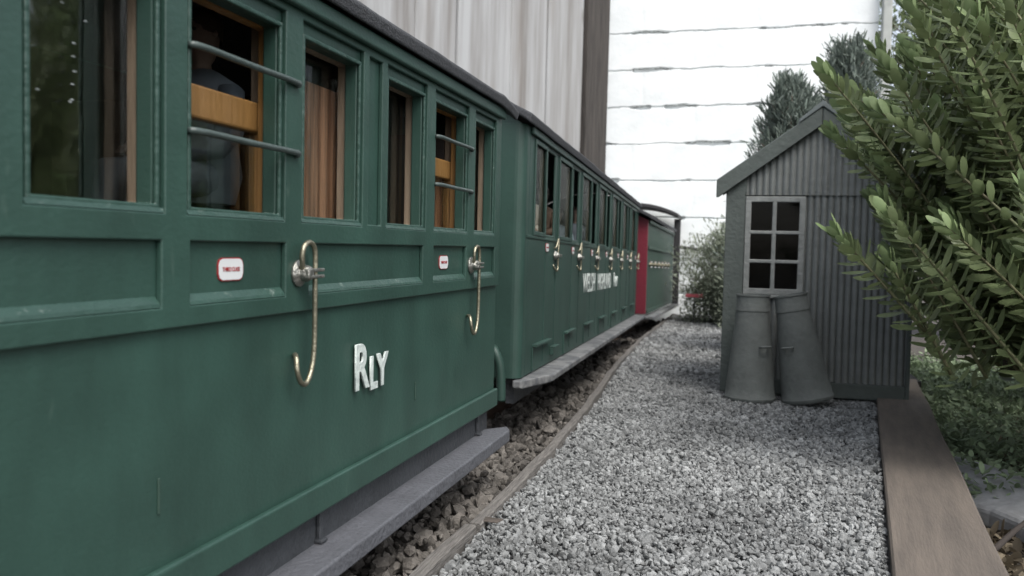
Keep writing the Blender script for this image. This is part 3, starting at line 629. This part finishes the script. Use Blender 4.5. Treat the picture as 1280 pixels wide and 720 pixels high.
# ------------------------------------------------------------------ HUT
HC = M('hut_grey_green_paint', (.20, .215, .208), .72, .14, 8, .25, 30)
HC2 = M('hut_trim_paint', (.085, .102, .094), .7, .12, 9, .3, 30)
FRW = M('old_white_window_paint', (.27, .285, .275), .75, .18, 14, .5, 30)
hut = root('lineside_hut', (.51, 7.0, 0), 'small grey-green corrugated hut with a gable roof and six-pane window, half behind the bush', 'hut')
def hb(): return MB((-.51, -7.0, 0))
HX0, HX1, HY0, HY1, EV, AP = -.185, 1.205, 7.0, 8.15, 1.575, 2.075
def corr(x0, x1, z0, topf, y, amp=.012, per=.0492):
    b = hb(); N = int((x1-x0)/per*8); vs = []
    for i in range(N+1):
        x = x0+(x1-x0)*i/N; d = amp*(2*abs(math.cos(math.pi*(x-x0)/per))**.75-1)
        vs += [(x, y-d, z0), (x, y-d, topf(x)), (x, y+.014-d, z0), (x, y+.014-d, topf(x))]
    fs = []
    for i in range(N):
        a = i*4; c = a+4; fs += [(a, c, c+1, a+1), (a+2, a+3, c+3, c+2), (a, a+2, c+2, c), (a+1, c+1, c+3, a+3)]
    fs += [(0, 1, 3, 2), (N*4, N*4+2, N*4+3, N*4+1)]
    b.add(vs, fs); return b
slope = (AP-EV)/(.51-HX0)
gab = lambda x: AP - abs(x-.51)*slope + .10
wx0, wx1, wz0, wz1 = -.035, .415, .78, 1.55
corr(wx0, HX1-.03, 1.56, gab, HY0-.012).build('gable_sheet', HC, hut, smooth=True).modifiers.new('e', 'EDGE_SPLIT').split_angle = math.radians(60)
corr(wx1-.01, HX1-.03, .12, lambda x: 1.575, HY0).build('wall_sheet', HC, hut, smooth=True).modifiers.new('e', 'EDGE_SPLIT').split_angle = math.radians(60)
corr(wx0, wx1-.012, .12, lambda x: wz0+.01, HY0).build('wall_sheet', HC, hut, smooth=True).modifiers.new('e', 'EDGE_SPLIT').split_angle = math.radians(60)
hb().prism([(HX0, 0), (wx0-.003, 0), (wx0-.003, 1.57), (wx0+.006, 1.57), (wx0+.006, gab(wx0)-.0), (HX0, gab(HX0))], lambda a, c, d: (a, d, c), HY0-.033, HY0+.02).build('corner_board', HC2, hut, bevel=.005)
hb().box((HX1-.028, HY0-.02, 0), (HX1, HY0+.02, gab(HX1)-.0)).build('corner_board', HC2, hut, bevel=.005)
hb().box((wx0, HY0-.022, 0), (HX1-.03, HY0+.016, .118)).build('skirting_board', HC2, hut, bevel=.006)
for x in (HX0, HX1-.03): hb().box((x, HY0+.021, 0), (x+.03, HY1, EV+.07)).build('side_wall', HC2, hut)
hb().prism([(HX0+.031, 0), (HX1-.031, 0), (HX1-.031, gab(HX1)-.02), (.51, AP-.03), (HX0+.031, gab(HX0)-.02)], lambda a, c, d: (a, d, c), HY1-.03, HY1).build('back_wall', HC2, hut)
for sg in (-1, 1):
    pts = [(0, AP+.155), (.77*sg, AP+.155-.77*slope), (.77*sg, AP+.035-.77*slope-.02), (.77*sg-.02*sg, AP+.02-.77*slope), (0, AP+.02)]
    hb().prism(pts, lambda a, c, d: (.51+a+.0015*sg, d, c), HY0-.075, HY0-.035).build('bargeboard', HC2, hut, bevel=.008)
    pts = [(0, AP+.18), (.79*sg, AP+.18-.79*slope), (.79*sg, AP+.135-.79*slope), (0, AP+.135)]
    pts = [(0, AP+.152), (.755*sg, AP+.152-.755*slope), (.755*sg, AP+.12-.755*slope), (0, AP+.12)]
    hb().prism(pts, lambda a, c, d: (.51+a+.0015*sg, d, c), HY0-.034, HY1+.07).build('roof_slope', HC2, hut, bevel=.004)
rp = [(-.17, AP+.152-.17*slope+.004), (-.17, AP+.185-.17*slope), (0, AP+.205), (.17, AP+.185-.17*slope), (.17, AP+.152-.17*slope+.004), (0, AP+.158)]
hb().prism(rp, lambda a, c, d: (.51+a, d, c), HY0-.085, HY1+.08).build('ridge_cap', M('ridge_metal', (.14, .165, .165), .6, .15, 9), hut, bevel=.006)
cols = [wx0+.045, wx0+.205, wx0+.237, wx1-.045]; cols = [(cols[0], cols[1]), (cols[2], cols[3])]
rows = [(wz0+.048, wz0+.248), (wz0+.275, wz0+.475), (wz0+.502, wz1-.045)]
fr = hb(); tmp = MB().plate([wx0, wx1], [wz0, wz1], [(a, b_, c, d) for a, b_ in cols for c, d in rows], 0, .045)
fr.v = [(p[1], HY0-.028+p[0], p[2]) for p in tmp.v]; fr.f = tmp.f
wf = fr.build('window_frame', FRW, hut, bevel=.006)
sh = hb(); sh.box((wx0-.0, HY0-.032, wz0-.025), (wx1+.0, HY0+.02, wz0-.002)); sh.build('window_sill', FRW, wf, bevel=.004)
for a, b_ in cols:
    for c, d in rows: hb().box((a-.005, HY0-.004, c-.005), (b_+.005, HY0+.002, d+.005)).build('window_pane', GLASSD, wf)
hb().prism([(HX0+.04, 1.58), (HX1-.04, 1.58), (HX1-.04, gab(HX1)-.03), (.51, AP-.04), (HX0+.04, gab(HX0)-.03)], lambda a, c, d: (a, d, c), HY0+.022, HY0+.034).build('gable_lining', HC2, hut)
hb().box((HX0+.04, HY0+.05, .0), (HX1-.04, HY1-.05, .03)).build('floor', DARK, hut)

# milk cans (tapered)
CAN = M('dull_galvanised', (.150, .165, .157), .8, .2, 6, .35, 22)
def can(loc, tilt, rz, label, h=.80, r0=.186, r1=.122):
    r = root('milk_can', loc, label, 'milk can', 'tapered milk cans against the hut')
    r.rotation_euler = (0, tilt, 0)
    b = MB(); b.lathe([(0, 0), (r0*.97, 0), (r0+.004, .012), (r0+.004, .03), (r0-.002, .036)] + [(r0+(r1-r0)*q-.002, .036+(h*.84-.036)*q) for q in [i/10 for i in range(1, 11)]] + [(r1+.002, h*.845), (r1+.002, h*.858), (r1-.001, h*.865), (r1-.003, h*.98), (r1+.003, h*.985), (r1+.003, h), (r1-.012, h), (r1-.014, h*.95), (0, h*.95)], 44)
    b.build('can_body', CAN, r, smooth=True).modifiers.new('e', 'EDGE_SPLIT').split_angle = math.radians(40)
    for a in (rz, math.pi+rz):
        q = MB(); rm = r0+(r1-r0)*.5; P = [(rm-.004, -.035, h*.52), (rm+.03, -.035, h*.525), (rm+.036, 0, h*.527), (rm+.03, .035, h*.525), (rm-.004, .035, h*.52)]
        ca, sa = math.cos(a), math.sin(a); P = [(p[0]*ca-p[1]*sa, p[0]*sa+p[1]*ca, p[2]) for p in P]
        q.tube(catmull(P, 4), .009, 8); q.build('can_handle', CAN, r, smooth=True)
    return r
can((.045, 6.68, -.012), 0, -.95, 'upright tapered grey milk can at the left, below the hut window')
can((.462, 6.69, .012), -.19, -2.1, 'leaning tapered grey milk can, tilted to the left against its upright neighbour')

# ------------------------------------------------------------------ white wall, fence
def wall():
    x0, x1, z0, z1, st = -4.2, 2.24, -.35, 9.0, .03
    xs = np.arange(x0, x1, st); zs = np.arange(z0, z1, .06)
    for zl in [5.66-.745*q for q in range(-4, 9)]: zs = np.concatenate([zs, zl+np.arange(-.09, .09, .009)])
    zs = np.unique(np.round(zs[(zs >= z0) & (zs <= z1)], 4))
    X, Z = np.meshgrid(xs, zs)
    def nz(f, seed, n=6):
        r = np.random.default_rng(seed); o = 0
        for _ in range(n):
            a, b = r.normal(size=2)*f; o = o + np.sin(X*a+Z*b+r.uniform(0, 6.3))
        return o/n**.5
    lines = [5.66-.745*q for q in range(-4, 9)]
    H = .010*nz(2.0, 1)+.002*nz(20, 2)
    for i, zl in enumerate(sorted(lines)):
        r = np.random.default_rng(100+i); k = r.uniform(.5, 6, 5); ph = r.uniform(0, 6.3, 5)
        wob = sum(np.sin(X*a*1.6+p) for a, p in zip(k, ph)) + .5*np.sin(X*17+i)+.35*np.sin(X*31+2*i)
        zc = zl + .0045*wob; wd = .008 + .019*np.clip(sum(np.sin(X*a*.55+p*2) for a, p in zip(k, ph))*.6+.25*np.sin(X*23+i*3)*np.sin(X*7), -.25, 1.1)*(sum(np.sin(X*a*.9+p*3) for a, p in zip(k, ph)) > -.3)
        d = np.abs(Z-zc)/np.clip(wd, .004, None)/1.5
        H -= np.clip(1-d, 0, 1)**.4*(.045+.13*np.clip((wd-.006)/.02, 0, 1))
        off = (i % 2)*1.1 + r.uniform(-.15, .15)               # perpends, mostly filled by paint
        for q in range(-3, 3):
            xv = q*2.23+off; m_ = (Z > zl+.03) & (Z < zl+.72); d2 = np.abs(X-xv-.02*np.sin(Z*9))/.035
            H -= m_*np.clip(1-d2, 0, 1)*.006
    V = np.stack([X.ravel(), (17.45-H).ravel(), Z.ravel()], 1); nx = len(xs); nzz = len(zs)
    i = np.arange(nzz-1)[:, None]*nx + np.arange(nx-1)[None]
    F = np.stack([i, i+1, i+nx+1, i+nx], -1).reshape(-1, 4)
    r = root('brick_wall', (-1, 17.45, -.35), 'white painted brick wall behind the train and hut', 'wall')
    m = M('white_masonry_paint', (.83, .86, .86), .8, .03, 1.2, .2, 14, spec=.2, col2=(.72, .76, .765), wid=.2,
          extra=None)
    V[:, 0] += 1; V[:, 1] -= 17.45; V[:, 2] += .35
    wf_ = np_mesh('wall_face', V, F, m, r, smooth=True)
    dj = M('dirty_joint', (.30, .31, .31), .9, .2, 5); wf_.data.materials.append(dj); hf = (-H).ravel()[F].mean(1)
    wf_.data.polygons.foreach_set('material_index', (hf > .055).astype(np.int32))
    b = MB(); b.box((x0+1, .09, 0), (x1-st+1-.005, 1.2, z1+.3)); b.build('wall_core', m, r)
wall()
o = MB().box((2.26, 17.2, -.35), (2.42, 17.5, 9.0)).build('post', M('grey_post_paint', (.42, .44, .42), .7, .15, 6), bevel=.02)
tag(o, 'pale grey upright post at the right end of the white wall', 'post')
o = MB().tube([(-1.45, 17.32, 1.36), (-1.1, 17.3, 1.32), (-.62, 17.28, 1.27)], .035, 10).build('pipe', BLACKM, smooth=True)
tag(o, 'thin black pipe running low across the white wall beyond the train', 'pipe')
FEN = M('silver_weathered_boards', (.355, .365, .37), .85, .25, 2.0, .5, 8, stretch=(1.3, 1.3, .09), col2=(.165, .155, .145), wid=.16, mid=.46, extra=knots)
FEND = M('dark_fence_post', (.060, .052, .046), .85, .35, 4, .5, 10, stretch=(3, 3, .3))
fence = root('timber_fence', (-2.95, 17.15, -.34), 'tall fence of silver weathered upright boards behind the train', 'fence')
A = Vector((-2.99, 17.2, 0)); B = Vector((-5.5, 9.0, 0)); dv = (B-A).normalized(); nv = Vector((dv.y, -dv.x, 0))
if nv.x < 0: nv = -nv
rf = random.Random(2); d = 0
FL = Vector((-2.95, 17.15, -.34)); k = 0
widths = [.95, 1.35, 1.2, 1.5, 1.0, 1.3, 1.45, 1.2, 1.4, 1.3, 1.5, 1.3]
for k, wd in enumerate(widths):
    p0 = A+dv*d; p1 = A+dv*(d+wd-.02); off = nv*(.05+rf.uniform(-.035, .035)) if k else nv*.16
    b = MB(); N = 6
    pts = [p0+off, p1+off, p1+off-nv*.18, p0+off-nv*.18]
    b.add([(p.x-FL.x, p.y-FL.y, 0) for p in pts]+[(p.x-FL.x, p.y-FL.y, 9.6+rf.uniform(-.1, .1)) for p in pts], [(3, 2, 1, 0), (4, 5, 6, 7), (0, 1, 5, 4), (1, 2, 6, 5), (2, 3, 7, 6), (3, 0, 4, 7)])
    b.build('post' if k == 0 else 'board', FEND if k == 0 else FEN, fence, bevel=.02)
    d += wd

# ------------------------------------------------------------------ plants
def leaf_mesh(wr=.42, fold=.12, curve=.14, tip=1.0):
    xs = [0, .14, .38, .66, .88, 1.0]; ws = [.10, .52, .95, .98, .66, .10]; v = []; f = []
    for x, w_ in zip(xs, ws):
        hw = w_*wr/2; z = curve*x*x
        v += [(x, -hw, z+fold*hw*2), (x, 0, z), (x, hw, z+fold*hw*2)]
    for i in range(len(xs)-1):
        a = i*3; f += [(a, a+1, a+4, a+3), (a+1, a+2, a+5, a+4)]
    return np.array(v), np.array(f)
def leafmat(name, c, c2, isl=.3, rough=.45, trans=.25):
    m = M(name, c, rough, .2, 5, 0, island=isl, col2=c2, spec=.4)
    n = m.node_tree.nodes; l = m.node_tree.links; b = n['Principled BSDF']; o = n['Material Output']
    t = n.new('ShaderNodeBsdfTranslucent'); x = n.new('ShaderNodeMixShader'); x.inputs[0].default_value = trans
    l.new(b.inputs['Base Color'].links[0].from_socket, t.inputs[0]); l.new(b.outputs[0], x.inputs[1]); l.new(t.outputs[0], x.inputs[2]); l.new(x.outputs[0], o.inputs[0])
    return m
HEBE = leafmat('hebe_leaf', (.19, .238, .112), (.118, .155, .074))
HEBET = leafmat('hebe_young_leaf', (.25, .32, .16), (.17, .24, .11), .2)
STEMM = M('hebe_stem', (.13, .15, .07), .7, .2, 12, col2=(.12, .10, .06))

hebe = root('hebe_shrub', (2.1, 5.6, -.34), 'leafy green shrub in the right foreground, leaning its stems across the hut', 'shrub')
def shrub_stems():
    hero = [((1023, 93), 4.6, (128, 150), 2.0), ((1097, 78), 4.4, (95, 145), 2.2), ((1030, 166), 4.75, (120, 120), 1.8), ((1036, 292), 4.35, (110, 118), 2.0), ((1098, 266), 4.2, (115, 125), 1.8),
            ((1172, 282), 4.15, (125, 110), 1.8), ((1128, 8), 4.3, (70, 120), 2.4), ((1160, -15), 4.1, (70, 130), 2.4), ((1210, 20), 4.3, (80, 130), 2.2), ((1062, 120), 4.9, (110, 150), 2.0), ((1272, 232), 3.9, (40, 120), 1.4),
            ((1075, 180), 4.9, (110, 130), 1.8), ((1085, 60), 5.0, (80, 150), 2.0), ((1045, 140), 5.0, (120, 140), 1.9), ((1240, -10), 4.0, (60, 130), 2.2), ((1115, 350), 4.9, (110, 90), 1.5)]
    st = []
    for (x, y), Y, (dx, dy), L in hero:
        x += 10; p = U(x, y, Y); q = U(x+dx, y+dy, Y+.15); d = (q-p).normalized(); st.append((p, d, L, True))
    poly = [(1112, -160), (1115, 10), (1098, 70), (1052, 110), (1048, 170), (1085, 215), (1082, 270), (1100, 320), (1150, 390), (1200, 440), (1300, 470), (1560, 470), (1560, -160)]
    def inside(x, y):
        c = False
        for i in range(len(poly)):
            (x1, y1), (x2, y2) = poly[i], poly[i-1]
            if (y1 > y) != (y2 > y) and x < (x2-x1)*(y-y1)/(y2-y1)+x1: c = not c
        return c
    rs = random.Random(11); k = 0
    while k < 340:
        x, y = rs.uniform(1030, 1560), rs.uniform(-160, 470)
        if not inside(x, y): continue
        Y = rs.uniform(4.4, 6.6); p = U(x, y, Y)
        d = Vector((rs.gauss(.62, .16), rs.gauss(.08, .18), rs.gauss(-.76, .12))).normalized()
        st.append((p, d, rs.uniform(1.0, 2.2), False)); k += 1
    return st
def build_shrub():
    LV, LF = leaf_mesh(.44, .12, .32); D, Nn, T, Sc, tipf = [], [], [], [], []
    stems = MB(); rs = random.Random(3)
    for p, d, L, hero in shrub_stems():
        bend = Vector((rs.uniform(-.05, .12), rs.uniform(-.1, .1), -.12))
        ax = d.cross(Vector((rs.gauss(0, 1), rs.gauss(0, 1), rs.gauss(0, 1)))).normalized(); bx = d.cross(ax)
        path = []
        t = 0; node = 0
        while t < L:
            c = p + d*t + bend*t*t*.5
            if c.z < (.40 if p.x > 1.1 else .6)+.15*math.sin(p.x*7): break
            if len(path) == 0 or node % 3 == 0: path.append(c)
            dd = (d + bend*t).normalized(); ang0 = node*math.pi/2 + .3*math.sin(node)
            age = min(1, t/.28); sp = math.radians(36+44*age+rs.uniform(-7, 7)); ln = (.088+.020*age)*rs.uniform(.68, 1.2)
            if t > L*.75 and not hero and rs.random() < .4: pass
            for q in (0, math.pi):
                pr = ax*math.cos(ang0+q)+bx*math.sin(ang0+q)
                up = -dd
                if rs.random() < .05: continue
                ld = up*math.cos(sp)+pr*math.sin(sp); ld.z += .08
                nm = up - ld*up.dot(ld)
                D.append(ld[:]); Nn.append(nm[:]); T.append((c+pr*.008)[:]); Sc.append(ln); tipf.append(t < .10 and rs.random() < .9)
            node += 1; t += .0165 + .0095*age
        if len(path) > 1: stems.tube(path, [.0045+.005*i/len(path) for i in range(len(path))], 6)
    D = np.array(D); Nn = np.array(Nn); T = np.array(T); Sc = np.array(Sc); tipf = np.array(tipf)
    R = frames(D, Nn)*Sc[:, None, None]
    stems.build('stems', STEMM, hebe, smooth=True, fix=False)
    for m_, nm, mt in ((~tipf, 'leaves', HEBE), (tipf, 'young_leaves', HEBET)):
        V, F = inst(LV, LF, R[m_], T[m_]); np_mesh(nm, V, F, mt, hebe, smooth=True)
    for nm in ('stems', 'leaves', 'young_leaves'):
        for q in bpy.data.objects:
            if q.parent == hebe and q.name.startswith(nm): q.location = -Vector((2.1, 5.6, -.34))
build_shrub()
# trunk
tk = MB()
for a in ((1.6, 5.3, .9), (2.2, 5.6, 1.2), (1.9, 6.0, 1.0), (2.6, 5.2, 1.1), (1.45, 5.6, .5)):
    tk.tube(catmull([(2.1, 5.6, -.35), ((a[0]+2.1)/2+.1, (a[1]+5.6)/2, a[2]*.35), a], 5), [.06-.003*i for i in range(11)], 8)
o = tk.build('trunk', M('hebe_bark', (.055, .048, .038), .9, .2, 12, .6, 30), hebe, smooth=True); o.location = -Vector((2.1, 5.6, -.34))

def leafy(name, base, centre, rad, N, ll, mats, label, cat, narrow=.28, up=.4, clumps=26, seed=1, group=None, trunk=True, shell=.35):
    r = root(name, base, label, cat, group); g = np.random.default_rng(seed); bv = np.array(base, float)
    C = g.normal(size=(clumps, 3)); C /= np.linalg.norm(C, axis=1)[:, None]; C *= (g.uniform(shell, 1, clumps)**.6)[:, None]; C = C*np.array(rad)+np.array(centre)
    w_ = g.integers(0, clumps, N); cr = np.mean(rad)*.34
    off = g.normal(size=(N, 3))*cr*.5; P = C[w_]+off
    D = off/ (np.linalg.norm(off, axis=1)[:, None]+1e-6) + g.normal(size=(N, 3))*.5 + np.array([0, 0, up]); Nn = np.array([0, 0, 1.0])+g.normal(size=(N, 3))*.5
    LV, LF = leaf_mesh(narrow); R = frames(D, Nn)*(ll*g.uniform(.6, 1.3, N))[:, None, None]; P = P-bv
    ok = P[:, 2] > .02; R, P, w_ = R[ok], P[ok], w_[ok]
    for i, mt in enumerate(mats):
        m_ = (w_ % len(mats)) == i; V, F = inst(LV, LF, R[m_], P[m_]); np_mesh('foliage', V, F, mt, r, smooth=True)
    b = MB()
    top = Vector(centre)-Vector(base)
    if trunk: b.tube([(0, 0, 0), top*.5, top+Vector((0, 0, rad[2]*.4))], [.09, .07, .03], 8)
    for c in C[::2]:
        c = Vector(c)-Vector(base)
        if c.z > .1: b.tube([top*.3 if trunk else Vector((0, 0, 0)), (top*.45+c*.55), c], [.04, .025, .008], 5)
    b.build('branches', M('bark_'+name+str(seed), (.14, .11, .085), .9), r, smooth=True)
    return r
CON = leafmat('conifer_needles', (.17, .205, .175), (.11, .135, .12), .3, .6, .1)
CON2 = leafmat('conifer_needles_pale', (.20, .24, .205), (.09, .12, .10), .3, .6, .1)
def conifer(name, base, h, rad, N, mats, label, cat, seed, lean=0):   # upright sprays of fine needles
    r = root(name, base, label, cat); g = np.random.default_rng(seed); LV, LF = leaf_mesh(.15, .1, .1)
    br = MB(); br.tube([(0, 0, 0), (lean*.5, 0, h*.5), (lean, 0, h)], [.09, .06, .015], 8); D, P = [], []
    for _ in range(N):
        q = g.uniform(.12, 1)**.8; a = g.uniform(0, 2*math.pi); rr = rad*(1.02-q)**.6*g.uniform(.55, 1.05); s = np.array([lean*q, 0, h*q*.92]); e = s + np.array([math.cos(a)*rr, math.sin(a)*rr, .35*rr+.25])
        br.tube([s*.96, (s+e)/2, e], [.02, .014, .005], 5)
        for j in range(70):
            f = g.uniform(.35, 1.04); p = s+(e-s)*f + g.normal(size=3)*.045; dd = (e-s)/np.linalg.norm(e-s)+g.normal(size=3)*.55+np.array([0, 0, .35]); D.append(dd); P.append(p)
    D = np.array(D); P = np.array(P); R = frames(D, g.normal(size=D.shape)+[0, 0, 1])*(g.uniform(.07, .13, len(D)))[:, None, None]
    w_ = g.integers(0, len(mats), len(D))
    for i, mt in enumerate(mats): V, F = inst(LV, LF, R[w_ == i], P[w_ == i]); np_mesh('foliage', V, F, mt, r)
    br.build('branches', M('conifer_bark'+str(seed), (.12, .1, .08), .9), r, smooth=True)
conifer('conifer', (1.05, 10.6, -.3), 3.95, .85, 230, [CON, CON2], 'taller dark blue-green conifer rising behind the hut ridge', 'conifer', 4)
conifer('conifer', (.50, 10.2, -.3), 3.42, .90, 300, [CON, CON2], 'shorter conifer left of its taller neighbour, behind the hut roof slope', 'conifer', 5, -.1)
BUSH = leafmat('bush_leaf', (.26, .29, .22), (.18, .21, .155), .35, .6); BUSH2 = leafmat('bush_leaf_pale', (.28, .31, .25), (.18, .21, .16), .4, .6)
leafy('bush', (-.35, 15.6, -.3), (-.40, 15.6, .75), (.75, .8, .95), 15000, .075, [BUSH, BUSH2], 'grey-green bush at the far end of the gravel path', 'bush', seed=8, trunk=False, clumps=44)
leafy('bush', (.3, 14.2, -.3), (.22, 14.2, .8), (.65, .8, 1.2), 12000, .075, [BUSH, BUSH, BUSH2], 'darker bush pressed between the path end and the hut', 'bush', seed=9, trunk=False, clumps=40)
leafy('small_tree', (4.2, 18.9, -.3), (4.2, 18.9, 4.4), (2.1, 1.0, 4.0), 16000, .17, [BUSH, HEBE], 'broad green tree behind the shrub, right of the white wall', 'tree', seed=12, clumps=60)
leafy('garden_shrub', (3.2, 8.6, -.3), (3.4, 8.6, 1.1), (1.7, 1.1, 1.4), 8000, .16, [HEBE, BUSH], 'dark leafy shrub growing to the right behind the hut', 'shrub', seed=13, trunk=False, clumps=60)
# ground cover
GC = leafmat('ground_cover_leaf', (.22, .28, .17), (.13, .18, .10), .45, .6); GC2 = leafmat('dry_litter', (.20, .17, .12), (.10, .08, .055), .5, .8)
def cover(name, N, x0, x1, y0, y1, ll, mat, label, cat, seed, zr=.14):
    g = np.random.default_rng(seed); Y = g.uniform(y0, y1, N); X = np.maximum(x0, PLX(Y)+.36+.03) + g.uniform(0, 1, N)**1.3*(x1-x0)
    Z = -.34 + g.uniform(0, zr, N)*(0.5+.5*np.sin(X*4+Y*2.3)**2); LV, LF = leaf_mesh(.5)
    D = g.normal(size=(N, 3))*[1, 1, .5]+[0, 0, .25]; R = frames(D, g.normal(size=(N, 3))*.4+[0, 0, 1])*(ll*g.uniform(.5, 1.3, N))[:, None, None]
    V, F = inst(LV, LF, R, np.stack([X, Y, Z], 1)); tag(np_mesh(name, V, F, mat, smooth=True), label, cat, kind='stuff')
cover('ground_cover', 34000, 1.0, 4.2, 5.0, 12, .058, GC, 'low green ground cover beyond the plank and under the shrub', 'ground cover', 21, .3)
cover('leaf_litter', 9000, .8, 3.5, 2.2, 9, .085, GC2, 'dry brown leaf litter on the soil beside the plank', 'leaf litter', 22, .06)
def sprout(name, base, n, h, seed, label, mat, ll=.2):
    r = root(name, base, label, 'plant'); g = np.random.default_rng(seed); b = MB(); D, P = [], []
    for _ in range(n):
        a = g.uniform(0, 6.3); e = np.array([math.cos(a)*h*.7, math.sin(a)*h*.7, h*g.uniform(.4, 1)])
        b.tube([(0, 0, 0), e*.5+[0, 0, .04], e], [.012, .009, .004], 5)
        for f in np.linspace(.35, 1, 6): D.append(e/np.linalg.norm(e)+g.normal(size=3)*.6); P.append(e*f+[0, 0, .03])
    D = np.array(D); LV, LF = leaf_mesh(.34); V, F = inst(LV, LF, frames(D, g.normal(size=D.shape)*.3+[0, 0, 1])*(ll*g.uniform(.6, 1.2, len(D)))[:, None, None], np.array(P))
    np_mesh('leaves', V, F, mat, r, smooth=True); b.build('stems', STEMM, r, smooth=True)
sprout('seedling', (1.42, 3.85, -.33), 7, .26, 31, 'small leafy plant at the bottom right corner, beside the plank', HEBE, .2)
tw = MB(); tw.tube(catmull([(1.05, 4.05, -.20), (1.25, 4.3, -.12), (1.5, 4.5, -.02), (1.8, 4.6, .05)], 4), [.014-.0006*i for i in range(13)], 7)
tag(tw.build('twig', M('twig_bark', (.035, .028, .024), .9), smooth=True), 'bare brown twig lying by the pale flat stone', 'twig')
o = MB().box((-1.02, 14.9, .44), (-.72, 14.94, .50)).build('garden_marker', M('faded_red_plastic', (.5, .10, .12), .5), bevel=.01)
tag(o, 'small faded red bar low in front of the bush at the path end', 'garden marker')
tag(MB().tube([(-.87, 14.92, -.05), (-.87, 14.92, .438)], .008, 6).build('marker_stake', BLACKM), 'thin stake holding up the faded red bar', 'stake')
